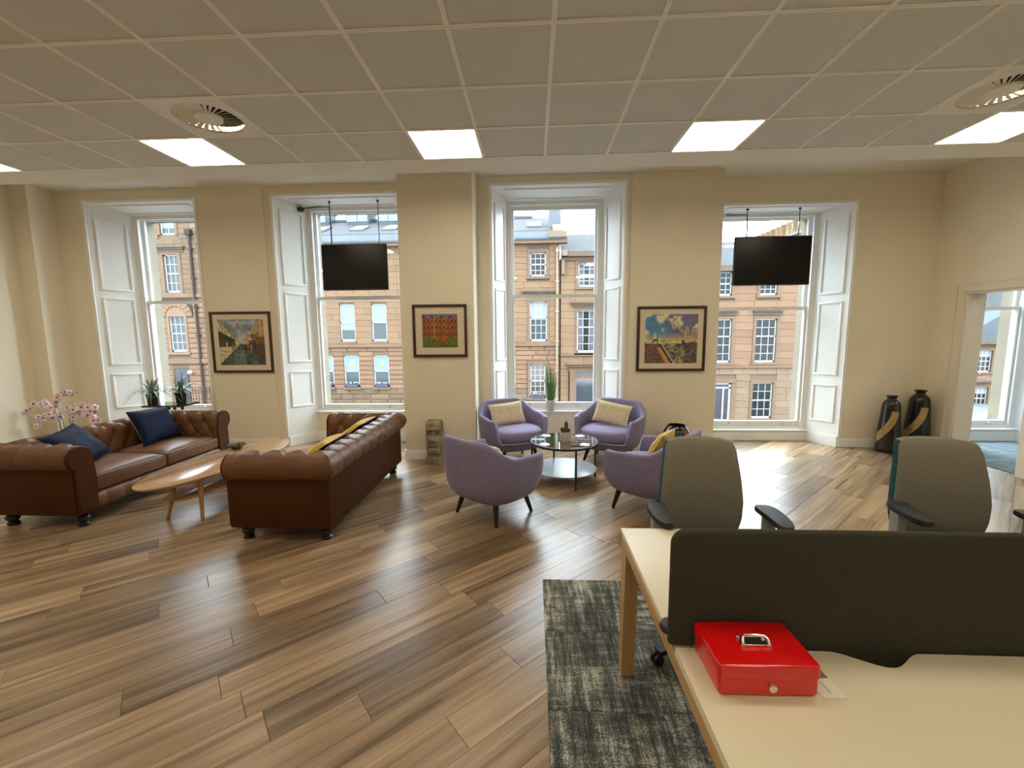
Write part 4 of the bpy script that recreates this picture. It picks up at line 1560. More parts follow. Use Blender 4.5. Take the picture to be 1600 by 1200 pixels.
# ------------------------------------------------------------------ chesterfield sofas
def chesterfield():
    hx, yf, yb = 0.91, -0.43, 0.40
    rc_u, rc_z, rr = -0.050, 0.615, 0.108
    wi = -0.165
    # profile, outside under the roll -> over the top -> down the inside
    prof = [(0.0, 0.52)]
    for i in range(25):
        a = math.radians(-62 + i * (245 + 8) / 24.0)
        prof.append((rc_u + rr * math.cos(a), rc_z + rr * math.sin(a)))
    for i in range(1, 17):
        t = i / 16
        z = prof[25][1] + (0.27 - prof[25][1]) * t
        prof.append((-0.158 - 0.012 * math.sin(t * PI) + (wi + 0.158) * t, z))
    # arclength
    sacc = [0.0]
    for p, q in zip(prof, prof[1:]):
        sacc.append(sacc[-1] + math.hypot(q[0] - p[0], q[1] - p[1]))
    nrm = []
    for i in range(len(prof)):
        p, q = prof[max(i - 1, 0)], prof[min(i + 1, len(prof) - 1)]
        du, dz = q[0] - p[0], q[1] - p[1]
        L = math.hypot(du, dz) or 1
        nrm.append((dz / L, -du / L))
    t0 = sacc[17]
    A_, B_ = 0.190, 0.145
    def tuft(s, t):
        sa = s / A_
        tb = (t - t0) / B_
        if tb < 0:
            d = abs((sa + 0.5) % 1.0 - 0.5)
            edge = smooth(0, 0.10, t)
            return edge * (0.006 * abs(math.sin(PI * sa)) ** 0.5 - 0.010 * math.exp(-(d / 0.055) ** 2) * (0.35 + 0.65 * smooth(-1.7, 0.0, tb)))
        if tb > 2.35:
            q = abs(math.sin(PI * sa)) ** 0.6
            return 0.012 * q * max(0, 1 - (tb - 2.35) * 1.2)
        q1, q2 = (sa - 0.5 * tb) % 1.0, (sa + 0.5 * tb) % 1.0
        d1, d2 = min(q1, 1 - q1), min(q2, 1 - q2)
        puff = (math.sin(PI * q1) * math.sin(PI * q2)) ** 0.55
        h = 0.024 * puff - 0.006 * math.exp(-(d1 / 0.06) ** 2) - 0.006 * math.exp(-(d2 / 0.06) ** 2)
        # button pit
        j = round(tb)
        o = 0.5 * (j % 2)
        ds = abs(((sa + o + 0.5) % 1.0) - 0.5) * A_
        dt = abs(tb - j) * B_
        h -= 0.022 * math.exp(-(ds * ds + dt * dt) / (0.022 ** 2))
        return h
    def buttons_on(side, n0, n1, fn):
        m = MB()
        for j in range(3):
            tb = j
            t = t0 + j * B_
            k = max(i for i in range(len(sacc)) if sacc[i] <= t)
            for n in range(n0, n1 + 1):
                s = (n + 0.5 * (j % 2)) * A_
                pos, nn = fn(s, k)
                if pos is None:
                    continue
                z = Vector(nn).normalized()
                M = z.to_track_quat('Z', 'Y').to_matrix().to_4x4()
                M.translation = Vector(pos) - z * 0.012
                m.lathe([(0.0, -0.004), (0.013, 0.0), (0.010, 0.005), (0.0, 0.007)], 8, M, cap=False)
        return m
    root = thing('chesterfield_sofa', 'brown leather chesterfield by the left wall, facing the oval coffee table, with blue cushions', 'sofa')
    # backrest, mitred into the arms
    def back_pt(f, k, disp=True):
        u, z = prof[k]
        half = hx + u
        s = -hx + f * 2 * hx
        x = -half + f * 2 * half
        d = tuft(x, sacc[k]) if disp else 0
        n = nrm[k]
        return (x, yb + u + n[0] * d, z + n[1] * d)
    nk = len(prof)
    m = MB()
    NU = 133
    m.grid(NU, nk, lambda i, k: back_pt(i / (NU - 1), k))
    br = m.build('backrest', M_LEATHER, root, smooth=True, fix=False)
    def fnb(s, k):
        u, z = prof[k]
        if abs(s) > hx + u - 0.02:
            return None, None
        return (s, yb + u, z), (0, nrm[k][0], nrm[k][1])
    stuff(buttons_on('b', -6, 6, fnb).build('button', M_LEATHER, br, smooth=True))
    for sgn in (-1, 1):
        m = MB()
        NA = 61
        def arm_pt(i, k, sgn=sgn):
            u, z = prof[k]
            y1 = yb + u
            y0 = yf + 0.02
            y = y0 + (y1 - y0) * i / (NA - 1)
            d = tuft(y - 0.03, sacc[k]) * smooth(0, 0.05, y - y0)
            n = nrm[k]
            return (sgn * (hx + u + n[0] * d), y, z + n[1] * d)
        m.grid(NA, nk, arm_pt, flip=sgn < 0)
        ar = m.build('arm', M_LEATHER, root, smooth=True)
        def fna(s, k, sgn=sgn):
            u, z = prof[k]
            y = s + 0.03
            if y < yf + 0.06 or y > yb + u - 0.03:
                return None, None
            return (sgn * (hx + u), y, z), (sgn * nrm[k][0], 0, nrm[k][1])
        stuff(buttons_on('a', -4, 4, fna).build('button', M_LEATHER, ar, smooth=True))
        # scroll facing
        pts = [(u, z) for u, z in prof] + [(wi, 0.13), (0.0, 0.13)]
        m = MB()
        n = len(pts)
        cu = sum(p[0] for p in pts) / n
        cz = sum(p[1] for p in pts) / n
        ring = lambda k_, y: [(sgn * (hx + cu + (p[0] - cu) * k_), y, cz + (p[1] - cz) * (1 - (1 - k_) * 0.5)) for p in pts]
        vs_ = ring(1.0, yf + 0.03) + ring(1.0, yf + 0.006) + ring(0.93, yf - 0.004) + ring(0.80, yf - 0.004)
        fs = []
        for r_ in range(3):
            for i in range(n):
                k = (i + 1) % n
                fs.append((r_ * n + i, r_ * n + k, (r_ + 1) * n + k, (r_ + 1) * n + i))
        fs.append(tuple(range(3 * n, 4 * n)))
        m.add(vs_, fs)
        m.build('arm_front', M_LEATHER2, root, auto=50, fix=True)
    # body panels
    m = MB()
    m.rbox(-hx, hx, yb - 0.045, yb, 0.12, 0.56, 0.006, 2)
    m.rbox(-hx, -hx + 0.045, yf + 0.01, yb - 0.01, 0.12, 0.56, 0.006, 2)
    m.rbox(hx - 0.045, hx, yf + 0.01, yb - 0.01, 0.12, 0.56, 0.006, 2)
    m.box(-hx + 0.04, hx - 0.04, yf + 0.05, yb - 0.04, 0.13, 0.285)
    m.build('frame', M_LEATHER2, root, auto=40)
    # front rail, lightly tufted
    m = MB()
    xr = hx + wi + 0.005
    def rail(i, k):
        x = -xr + 2 * xr * i / 100
        pf = [(0.05, 0.125), (0.012, 0.13), (0.0, 0.15), (-0.004, 0.20), (-0.002, 0.25), (0.012, 0.27), (0.05, 0.275)][k]
        d = 0.010 * abs(math.sin(PI * x / 0.165)) ** 0.6 if 1 < k < 5 else 0
        return (x, yf + 0.012 + pf[0] - d, pf[1])
    m.grid(101, 7, rail)
    m.build('front_rail', M_LEATHER, root, smooth=True)
    # two seat cushions
    cw = hx + wi + 0.0
    for sgn in (-1, 1):
        m = MB()
        N1, N2 = 28, 22
        x0, x1 = (0.004, cw) if sgn > 0 else (-cw, -0.004)
        y0, y1 = yf + 0.012, yb + wi + 0.01
        def top(i, j):
            a, b = i / (N1 - 1), j / (N2 - 1)
            e = (1 - abs(2 * a - 1) ** 6) * (1 - abs(2 * b - 1) ** 6)
            z = 0.395 + 0.045 * max(0, e) ** 0.6 + 0.012 * math.sin(PI * a) * math.sin(PI * b)
            k = 1 - 0.03 * (1 - max(0, e) ** 0.3)
            return (x0 + (x1 - x0) * (0.5 + (a - 0.5) * k), y0 + (y1 - y0) * (0.5 + (b - 0.5) * k), z)
        m.grid(N1, N2, top)
        m.rbox(x0, x1, y0 - 0.004, y1, 0.282, 0.408, 0.022, 3)
        cu_ = m.build('seat_cushion', M_LEATHER, root, smooth=True)
        pm = MB()
        pth = [(x0 + 0.012, y0 + 0.005), (x1 - 0.012, y0 + 0.005), (x1 - 0.012, y1 - 0.01), (x0 + 0.012, y1 - 0.01), (x0 + 0.012, y0 + 0.005)]
        for p, q in zip(pth, pth[1:]):
            pm.tube([(p[0], p[1], 0.402), (q[0], q[1], 0.402)], 0.006, 6)
        pm.build('piping', M_LEATHER2, cu_, smooth=True)
    for x in (-hx + 0.09, hx - 0.09):
        for y in (yf + 0.085, yb - 0.085):
            m = MB()
            m.lathe([(0.022, 0.0), (0.040, 0.004), (0.043, 0.020), (0.030, 0.034), (0.044, 0.050), (0.052, 0.068), (0.044, 0.088), (0.030, 0.096), (0.046, 0.108), (0.046, 0.121)], 18, Matrix.Translation((x, y, 0)))
            m.build('foot', M_BLACKWOOD, root, auto=50)
    return root

sofa = chesterfield()
sofa.location = (-4.315, 4.215, 0)
sofa.rotation_euler = (0, 0, PI / 2)            # front (-y) towards +x
sofa['group'] = 'brown chesterfield sofas'
dup(sofa, (-2.0, 4.045, 0), -PI / 2, 'brown leather chesterfield seen from behind its rolled back, below the second window')

# ------------------------------------------------------------------ scatter cushions
def pillow(name, label, w_, h_, th, front, back, pip, group, knit=False):
    root = thing(name, label, 'cushion', group=group)
    N1, N2 = (85, 55) if knit else (26, 24)
    def face(sgn):
        def fn(i, j):
            a, b = 2 * i / (N1 - 1) - 1, 2 * j / (N2 - 1) - 1
            e = max(0.0, (1 - a ** 4) * (1 - b ** 4))
            pin_x = 1 - 0.07 * (1 - abs(b) ** 2) * 1.0
            pin_z = 1 - 0.07 * (1 - abs(a) ** 2) * 1.0
            x = a * w_ / 2 * (0.93 + 0.07 * abs(b) ** 2)
            z = b * h_ / 2 * (0.93 + 0.07 * abs(a) ** 2)
            y = th / 2 * e ** 0.55
            y += 0.010 * mnoise.noise(Vector((a * 2.1, b * 2.1, w_ * 9 + sgn))) * e
            if knit:
                y += 0.010 * (math.sin(i * PI / 3.0 + (j // 3 % 2) * PI / 2) ** 2 * math.sin(j * PI / 3.0) ** 2 - 0.3) * (e > 0.03)
            return (x, -sgn * y, z)
        return fn
    m = MB()
    m.grid(N1, N2, face(1))
    m.build('front_panel', front, root, smooth=True)
    m = MB()
    m.grid(N1, N2, face(-1), flip=True)
    m.build('back_panel', back, root, smooth=True)
    pts = []
    for i in range(80):
        t = i / 80 * 4
        sd = int(t)
        f = 2 * (t - sd) - 1
        a, b = [(f, -1), (1, f), (-f, 1), (-1, -f)][sd]
        pts.append((a * w_ / 2 * (0.93 + 0.07 * abs(b) ** 2), 0, b * h_ / 2 * (0.93 + 0.07 * abs(a) ** 2)))
    pts.append(pts[0])
    m = MB()
    m.tube(pts, 0.006, 6)
    m.build('piping', pip, root, smooth=True)
    return root

def pose(o, loc, face, lean, roll=0.0):
    """face = direction the cushion's front looks (degrees from +x), lean = tipped back, roll in its own plane"""
    M = Matrix.Rotation(math.radians(face + 90), 4, 'Z') @ Matrix.Rotation(math.radians(-lean), 4, 'X') @ Matrix.Rotation(math.radians(roll), 4, 'Y')
    o.rotation_mode = 'XYZ'
    o.rotation_euler = M.to_euler()
    o.location = loc

cb = pillow('scatter_cushion', 'navy velvet cushion against the left sofa back, beneath the spider plants', 0.55, 0.41, 0.13, M_BLUE, M_YEL, M_BLUE, 'navy and mustard cushions on the sofas')
pose(cb, (-4.375, 4.63, 0.635), 5, 24, 2)
c2_ = dup(cb, (0, 0, 0), label='navy velvet cushion with mustard edge, behind the left sofa arm nearest the camera')
pose(c2_, (-4.39, 3.79, 0.615), 22, 40, -5)
c3_ = pillow('scatter_cushion', 'mustard cushion with navy edge, peeping over the rolled sofa back nearest the second window', 0.50, 0.44, 0.13, M_YEL, M_BLUE, M_BLUE, 'navy and mustard cushions on the sofas')
pose(c3_, (-1.975, 4.50, 0.585), 180, 54, 0)
c4_ = dup(c3_, (0, 0, 0), label='mustard cushion with navy edge, lying behind the sofa back corner nearest the coffee table pot')
pose(c4_, (-1.975, 3.72, 0.585), 182, 56, -3)

# ------------------------------------------------------------------ oval coffee table
t = thing('coffee_table', 'long oval oak coffee table on splayed legs between the two sofas', 'table', (-3.10, 4.00, 0), math.radians(-7))
def oval(hx_, hy_, n, k=2.15):
    return [superell(2 * PI * i / n, hx_, hy_, k) for i in range(n)]
def slab(poly, z0, z1, r=0.006):
    m = MB()
    n = len(poly)
    ins = lambda s: [(p[0] * (1 - s / max(0.05, math.hypot(*p))), p[1] * (1 - s / max(0.05, math.hypot(*p)))) for p in poly]
    rings = [(ins(r * 3.5), z0), (ins(0.0), z1 - r), (ins(r * 0.4), z1 - r * 0.3), (ins(r), z1)]
    vs_ = []
    for q, z in rings:
        vs_ += [(p[0], p[1], z) for p in q]
    fs = [tuple(reversed(range(n))), tuple(range(3 * n, 4 * n))]
    for j in range(3):
        for i in range(n):
            k = (i + 1) % n
            fs.append((j * n + i, j * n + k, (j + 1) * n + k, (j + 1) * n + i))
    m.add(vs_, fs)
    return m
slab(oval(0.315, 0.845, 72), 0.392, 0.42).build('tabletop', M_OAK, t, auto=40)
slab(oval(0.215, 0.62, 60), 0.215, 0.233).build('lower_shelf', M_OAK, t, auto=40)
for sx in (-1, 1):
    for sy in (-1, 1):
        m = MB()
        m.tube([(sx * 0.185, sy * 0.47, 0.0), (sx * 0.125, sy * 0.40, 0.394)], [0.014, 0.024], 14)
        m.build('leg', M_OAKLEG, t, auto=50)

# ------------------------------------------------------------------ lilac tub chairs
def tub_chair():
    root = thing('tub_armchair', 'lilac tub armchair with cream cushion at the left, backing onto the pier and third window', 'armchair')
    hx, hy, cy = 0.425, 0.40, 0.0
    def ztop(th):                      # th = angle from the back, degrees 0..180
        z = 0.765 - 0.155 * smooth(22, 82, th) - 0.02 * smooth(82, 112, th)
        z -= 0.275 * smooth(122, 138, th)
        return z
    N = 120
    Z0 = 0.185
    rings = []
    def plan(i, k, dz=0.0):
        a = 2 * PI * i / N
        x, y = superell(a + PI / 2, 1, 1, 2.9)
        flat = 1.0
        if y < 0:
            y *= 0.98
        return x, y
    def th_of(i):
        a = 360.0 * i / N
        return a if a <= 180 else 360 - a
    rows = []
    # outside from the underside up
    for r_, f in ((0.0, 0.0), (0.55, 0.0), (0.70, 0.006), (0.80, 0.03), (0.88, 0.075), (0.935, 0.13)):
        rows.append(('abs', r_, Z0 + f))
    for f in (0.25, 0.42, 0.6, 0.78, 0.92):
        rows.append(('frac', 0.945 + 0.055 * math.sin(f * PI * 0.5) , f))
    rows.append(('lip', 1.0, -0.012, 0.0))
    rows.append(('lip', 0.985, -0.002, 0.012))
    rows.append(('lip', 0.965, 0.0, 0.028))
    rows.append(('lip', 0.94, -0.004, 0.046))
    rows.append(('lip', 0.93, -0.02, 0.055))
    for f in (0.7, 0.4, 0.1):
        rows.append(('in', 0.92, f))
    rows.append(('in', 0.86, 0.0))
    rows.append(('in', 0.3, 0.0))
    def pt(i, j):
        rw = rows[j]
        x, y = plan(i, 0)
        zt = ztop(th_of(i))
        back = smooth(100, 0, th_of(i))
        if rw[0] == 'abs':
            return (x * hx * rw[1], y * hy * rw[1] , rw[2])
        if rw[0] == 'frac':
            z = (Z0 + 0.13) + (zt - 0.012 - (Z0 + 0.13)) * rw[2]
            k = rw[1] * (1 + 0.02 * back * rw[2])
            if zt < 0.45:
                k = 0.945 + (k - 0.945) * 0.2
            return (x * hx * k, y * hy * k, z)
        if rw[0] == 'lip':
            base = 1.0 * (1 + 0.02 * back)
            if zt < 0.45:
                base = 0.956
            base *= 1
            s = 1 - rw[3] / hx * 1.05
            return (x * hx * base * s, y * hy * base * s, zt + rw[2])
        s = rw[1] - 0.04
        zlo = 0.30
        return (x * hx * s, y * hy * s, zlo + (zt - 0.03 - zlo) * rw[2])
    m = MB()
    m.grid(N, len(rows), pt, wrapu=True)
    m.build('shell', M_LILAC, root, smooth=True, fix=True)
    # seat cushion
    m = MB()
    NS = 72
    prof = [(0.0, 0.305), (0.92, 0.305), (0.985, 0.33), (1.0, 0.375), (0.985, 0.415), (0.93, 0.438), (0.80, 0.450), (0.5, 0.458), (0.0, 0.461)]
    def sp(i, j):
        a = 2 * PI * i / NS
        x, y = superell(a + PI / 2, 1, 1, 2.6)
        k = prof[j][0]
        yy = y * 0.345 * k - 0.022
        return (x * 0.352 * k, yy, prof[j][1])
    m.grid(NS, len(prof), sp, wrapu=True)
    m.build('seat_cushion', M_LILAC, root, smooth=True, fix=True)
    for sx in (-1, 1):
        for sy in (-1, 1):
            m = MB()
            m.tube([(sx * 0.255, sy * 0.235, 0.0), (sx * 0.20, sy * 0.185, 0.215)], [0.015, 0.029], 14)
            m.build('leg', M_BLACKWOOD, root, auto=50)
    return root

def face_rot(deg):
    """rotz that makes a front (-y) look towards deg from +x"""
    return math.radians(deg + 90)

ch = tub_chair()
ch['group'] = 'lilac tub armchairs round the glass table'
ch.location = (-0.262, 5.425, 0)
ch.rotation_euler = (0, 0, face_rot(-62))
dup(ch, (0.985, 5.43, 0), face_rot(-120), 'lilac tub armchair with cream cushion on the right, backing onto the third window')
dup(ch, (-0.365, 3.79, 0), face_rot(51), 'lilac tub armchair seen from behind, nearest the camera and the glass table')
dup(ch, (1.10, 3.96, 0), face_rot(140), 'lilac tub armchair half hidden by the taupe office chair, holding mustard cushion')
kn = pillow('knit_cushion', 'cream bobble knit cushion in the left armchair under the third window', 0.47, 0.29, 0.12, M_CREAM, M_CREAM, M_CREAM, 'cream bobble knit cushions', knit=True)
pose(kn, (-0.345, 5.565, 0.595), -66, 22, -4)
k2 = dup(kn, (0, 0, 0), label='cream bobble knit cushion in the right armchair under the third window, tilted')
pose(k2, (1.035, 5.55, 0.60), -114, 22, 9)
k3 = dup(kn, (0, 0, 0), label='cream bobble knit cushion peeping over the armchair seen from behind')
pose(k3, (-0.42, 3.72, 0.545), 51, 34, 3)
yc = pillow('scatter_cushion', 'mustard cushion with dark stalk print in the armchair behind the office chair', 0.36, 0.28, 0.10, M_YEL, M_YEL, M_CREAM, None)
pose(yc, (1.185, 3.90, 0.625), 145, 30, 0)
m = MB()
for a, b in (((-0.02, -0.11), (0.0, 0.02)), ((0.0, 0.02), (-0.06, 0.08)), ((0.0, 0.02), (0.06, 0.08)), ((0.0, -0.06), (0.07, -0.01))):
    m.bar((a[0], -0.049, a[1]), (b[0], -0.046, b[1]), 0.008, 0.006, (0, 1, 0))
m.build('stalk_print', mat('print_brown', (0.10, 0.05, 0.01), 0.9), yc)

# ------------------------------------------------------------------ round glass table
t = thing('glass_table', 'round glass coffee table with black frame and lower shelf among the armchairs', 'table', (0.35, 4.695, 0), math.radians(-75))
R = 0.375
M_TGLASS = glass_mat('table_glass', (0.80, 0.86, 0.84), 2.2)
m = MB()
m.lathe([(R - 0.006, 0.443), (R - 0.004, 0.445), (R - 0.004, 0.450), (R - 0.006, 0.452)], 64)
m.build('tabletop', M_TGLASS, t)
m = MB()
m.lathe([(R - 0.018, 0.428), (R + 0.002, 0.428), (R + 0.002, 0.452), (R - 0.003, 0.452), (R - 0.003, 0.443), (R - 0.018, 0.443), (R - 0.018, 0.428)], 64, cap=False)
m.build('rim', M_BLACKMETAL, t, auto=40)
m = MB()
m.lathe([(0.0, 0.130), (R - 0.02, 0.130), (R - 0.012, 0.135), (R - 0.014, 0.142), (0.0, 0.142)], 64, cap=False)
m.build('lower_shelf', mat('shelf_reflected_grey', (0.34, 0.36, 0.39), 0.2, spec=0.6), t, auto=40)  # grey stands in for window light mirrored in a black-brown shelf
for k in range(4):
    a = k * PI / 2
    m = MB()
    m.tube([(R * math.cos(a), R * math.sin(a), 0), (R * math.cos(a), R * math.sin(a), 0.43)], 0.0115, 10)
    m.build('leg', M_BLACKMETAL, t, auto=50)
CO = [(0.155, 4.90, 'far left, before the left cream cushion chair'), (0.545, 4.885, 'far right, beside the cactus pot'),
      (0.125, 4.50, 'near left, by the armchair seen from behind'), (0.560, 4.50, 'near right edge')]
cm_ = MB()
for i in range(1):
    cm_.prism([superell(2 * PI * k / 28, 0.048, 0.048, 4.5) for k in range(28)], 0.0, 0.006)
    cm_.prism([superell(2 * PI * k / 28, 0.036, 0.036, 2) for k in range(28)], 0.006, 0.0068)
cme = cm_.mesh('coaster', mat('white_ceramic', (0.78, 0.80, 0.82), 0.3), auto=30)
for i, (x, y, lab) in enumerate(CO):
    o = link('coaster', cme, None, (x, y, 0.4525), (0, 0, 0.4 * i))
    tag(o, 'small white coaster on the glass table, ' + lab, 'coaster', 'white coasters on the glass table')

# ------------------------------------------------------------------ bench desk
t = thing('bench_desk', 'cream topped double bench desk with oak legs carrying the red cash box', 'desk', (0.415, 1.20, 0))
X1 = 3.20
m = MB()
m.rbox(0, X1, 0.015, 0.745, 0.705, 0.73, 0.004, 2)
m.build('worktop', M_DESK, t, auto=40)
# near top with the cable scallop along its back edge
sc0, sc1 = 0.46, 0.66
edge = [(0, 0.0)]
for i in range(25):
    x = sc0 - 0.06 + (sc1 - sc0 + 0.12) * i / 24
    f = smooth(sc0 - 0.03, sc0 + 0.11, x) * (1 - smooth(sc1 - 0.09, sc1 + 0.03, x))
    edge.append((x, -0.056 * f))
edge += [(X1, 0.0), (X1, -0.73), (0, -0.73)]
m = MB()
m.prism(list(reversed(edge)), 0.705, 0.73, Matrix.Translation((0, -0.03, 0)))
m.build('worktop', M_DESK, t, fix=True)
M_OAKDESK = wood_mat('oak_frame', (0.38, 0.225, 0.085), (0.48, 0.30, 0.125), (0.56, 0.37, 0.17), 0.42, axis=1, bump=0.02, spread=0.1)
M_OAKDESKV = wood_mat('oak_frame_leg', (0.38, 0.225, 0.085), (0.48, 0.30, 0.125), (0.56, 0.37, 0.17), 0.42, axis=2, bump=0.02, spread=0.1)
m = MB()
m.rbox(0.001, 0.06, -0.74, 0.73, 0.655, 0.704, 0.003, 1)
m.rbox(X1 - 0.06, X1 - 0.001, -0.74, 0.73, 0.655, 0.704, 0.003, 1)
m.rbox(0.06, X1 - 0.06, 0.60, 0.645, 0.655, 0.704, 0.003, 1)
m.rbox(0.06, X1 - 0.06, -0.65, -0.605, 0.655, 0.704, 0.003, 1)
m.build('frame_rail', M_OAKDESK, t)
for x in (0.004, X1 - 0.064):
    for y, s in ((0.70, 1), (-0.71, -1)):
        m = MB()
        p = []
        for z, w0, dy in ((0.012, 0.055, 0.012), (0.655, 0.095, -0.012)):
            yy = y + s * dy
            p += [(x, yy - w0 / 2, z), (x + 0.06, yy - w0 / 2, z), (x + 0.06, yy + w0 / 2, z), (x, yy + w0 / 2, z)]
        m.add(p, [(3, 2, 1, 0), (4, 5, 6, 7), (0, 1, 5, 4), (1, 2, 6, 5), (2, 3, 7, 6), (3, 0, 4, 7)])
        lg = m.build('leg', M_OAKDESKV, t)
        m = MB()
        m.lathe([(0.016, 0.0075), (0.018, 0.010), (0.018, 0.013)], 12, Matrix.Translation((x + 0.03, y + s * 0.012, 0)))
        m.build('glide', M_BLKPL, lg)

# desk screen: rounded fabric panel with clamps
t = thing('desk_screen', 'charcoal fabric privacy screen standing along the middle of the bench desk', 'screen', (0.40, 1.192, 0.0))
W_, z0, z1, rd = 2.95, 0.64, 1.085, 0.045
poly = [(0.085, 0.7325), (0.085, z0), (W_, z0)]
for i in range(9):
    a = PI / 2 * i / 8
    poly.append((W_ - rd + rd * math.cos(PI / 2 * i / 8), z1 - rd + rd * math.sin(a)))
for i in range(9):
    a = PI / 2 + PI / 2 * i / 8
    poly.append((rd + rd * math.cos(a), z1 - rd + rd * math.sin(a)))
poly.append((0.0, 0.7325))
m = MB()
n = len(poly)
cx_, cz_ = W_ / 2, (z0 + z1) / 2
def ring2(ins, y):
    out = []
    for x, z in poly:
        out.append((x + (ins if x < cx_ else -ins), y, z + (0 if abs(z - 0.7325) < 1e-6 else ins if z < cz_ else -ins)))
    return out
vs_ = ring2(0.008, -0.0145) + ring2(0.002, -0.010) + ring2(0.0, 0.0) + ring2(0.002, 0.010) + ring2(0.008, 0.0145)
fs = [tuple(range(n)), tuple(reversed(range(4 * n, 5 * n)))]
for j in range(4):
    for i in range(n):
        k = (i + 1) % n
        fs.append((j * n + i, (j + 1) * n + i, (j + 1) * n + k, j * n + k))
m.add(vs_, fs)
m.build('panel', M_SCREEN, t, fix=True, auto=60)
for x in (0.05, W_ / 2 + 0.4, W_ - 0.1):
    m = MB()
    m.lathe([(0.0, 0.7315), (0.034, 0.7315), (0.036, 0.738), (0.030, 0.75), (0.0, 0.752)], 18, Matrix.Translation((x - 0.022, 0.055, 0)), cap=False)
    m.rbox(x - 0.036, x + 0.004, 0.0155, 0.058, 0.732, 0.744, 0.003, 1)
    m.build('clamp', M_BLKPL, t, auto=40)

# ------------------------------------------------------------------ office chairs
def office_chair():
    root = thing('office_chair', 'taupe office chair with teal edge at the left end of the desk, hiding an armchair', 'chair')
    def outline(s):
        """half width at height s 0..1 (bottom to top)"""
        pts = [(0.0, 0.165), (0.06, 0.195), (0.2, 0.212), (0.38, 0.217), (0.6, 0.207), (0.8, 0.194), (0.93, 0.186), (0.965, 0.182), (0.985, 0.178), (1.0, 0.170)]
        for (a, b), (c, d) in zip(pts, pts[1:]):
            if s <= c:
                return b + (d - b) * (s - a) / (c - a)
        return pts[-1][1]
    zb, zt = 0.54, 1.06
    def yprof(s):
        return 0.215 + 0.075 * (s - 0.35) ** 2 * 1.6 + 0.03 * s
    NX, NZ = 25, 30
    def layer(off, shrink):
        def fn(i, j):
            s = j / (NZ - 1)
            a = 2 * i / (NX - 1) - 1
            hw = outline(s) * shrink
            z = zb + (zt - zb) * (0.5 + (s - 0.5) * (1 if shrink == 1 else 0.985))
            if s > 0.9:
                z -= 0.012 * abs(a) ** 3
            e = (1 - abs(a) ** 8) * (1 - abs(2 * s - 1) ** 10)
            y = yprof(s) - 0.035 * (a * a) + off * max(0.0, e) ** 0.5
            return (a * hw, y, z)
        return fn
    m = MB()
    m.grid(NX, NZ, layer(-0.030, 1.0))
    L0 = layer(0, 1.0)
    def rim(seq, n_, deep):
        q = MB()
        q.grid(n_, 3, lambda i, j: (lambda p: (p[0] * (1 if j < 2 else 0.97), p[1] + (0, 0.048, 0.056)[j], p[2]))(L0(*seq[i])))
        return q
    top = [(i, NZ - 1) for i in range(NX - 1, -1, -1)]
    q = rim(top, NX, 0)
    m.add(q.v, q.f)
    m.build('backrest', M_GREYFAB, root, smooth=True)
    sides = [(0, j) for j in range(NZ - 1, -1, -1)] + [(i, 0) for i in range(1, NX)] + [(NX - 1, j) for j in range(1, NZ)]
    m = rim(sides, len(sides), 0)
    m.grid(NX, NZ, lambda i, j: (lambda p: (p[0] * 0.97, p[1] + 0.056, p[2]))(L0(i, j)), flip=True)
    m.build('back_shell', M_TEAL, root, smooth=True)
    m = MB()
    m.prism([superell(2 * PI * i / 48, 0.235, 0.225, 4) for i in range(48)], 0.43, 0.455)
    def st(i, j):
        k, z = [(1.0, 0.455), (1.02, 0.475), (1.0, 0.495), (0.93, 0.506), (0.6, 0.508), (0.0, 0.505)][j]
        x, y = superell(2 * PI * i / 48, 0.24, 0.23, 4)
        return (x * k, y * k, z)
    m.grid(48, 6, st, wrapu=True)
    m.build('seat', M_TEAL, root, auto=50)
    m = MB()
    m.bar((0, 0.10, 0.42), (0, 0.30, 0.42), 0.06, 0.02)
    m.bar((0, 0.30, 0.41), (0, 0.305, 0.72), 0.07, 0.02, (0, 1, 0))
    m.build('back_bracket', M_BLKPL, root)
    for sx in (-1, 1):
        m = MB()
        m.rbox(sx * 0.275 - 0.02, sx * 0.275 + 0.02, 0.0, 0.075, 0.42, 0.735, 0.008, 2)
        m.box(min(sx * 0.19, sx * 0.275), max(sx * 0.19, sx * 0.275), 0.01, 0.065, 0.41, 0.43)
        ar = m.build('arm', M_GREYPL, root, auto=40)
        m = MB()
        pl = []
        for i in range(36):
            x, y = superell(2 * PI * i / 36, 0.047, 0.135, 3.4)
            pl.append((sx * 0.275 + x * (1 + 0.18 * (y / 0.135)) - sx * 0.012 * (y / 0.135) ** 2, y - 0.035))
        n = len(pl)
        cxm = sx * 0.275
        vs_, fs = [], []
        for k, z in ((0.80, 0.733), (1.0, 0.742), (1.0, 0.756), (0.94, 0.764), (0.5, 0.766)):
            vs_ += [(cxm + (p[0] - cxm) * k, -0.035 + (p[1] + 0.035) * (1 - (1 - k) * 0.4), z) for p in pl]
        fs = [tuple(reversed(range(n))), tuple(range(4 * n, 5 * n))]
        for j in range(4):
            for i in range(n):
                k = (i + 1) % n
                fs.append((j * n + i, j * n + k, (j + 1) * n + k, (j + 1) * n + i))
        m.add(vs_, fs)
        m.build('arm_pad', M_BLKPL, root, auto=45)
    m = MB()
    m.lathe([(0.03, 0.09), (0.03, 0.26), (0.022, 0.26), (0.022, 0.43)], 16)
    m.build('column', M_BLKPL, root, auto=40)
    m = MB()
    m.lathe([(0.055, 0.075), (0.055, 0.115), (0.035, 0.13)], 18)
    for k in range(5):
        a = 2 * PI * k / 5 + 1.03
        m.bar((0.03 * math.cos(a), 0.03 * math.sin(a), 0.10), (0.31 * math.cos(a), 0.31 * math.sin(a), 0.075), 0.045, 0.028)
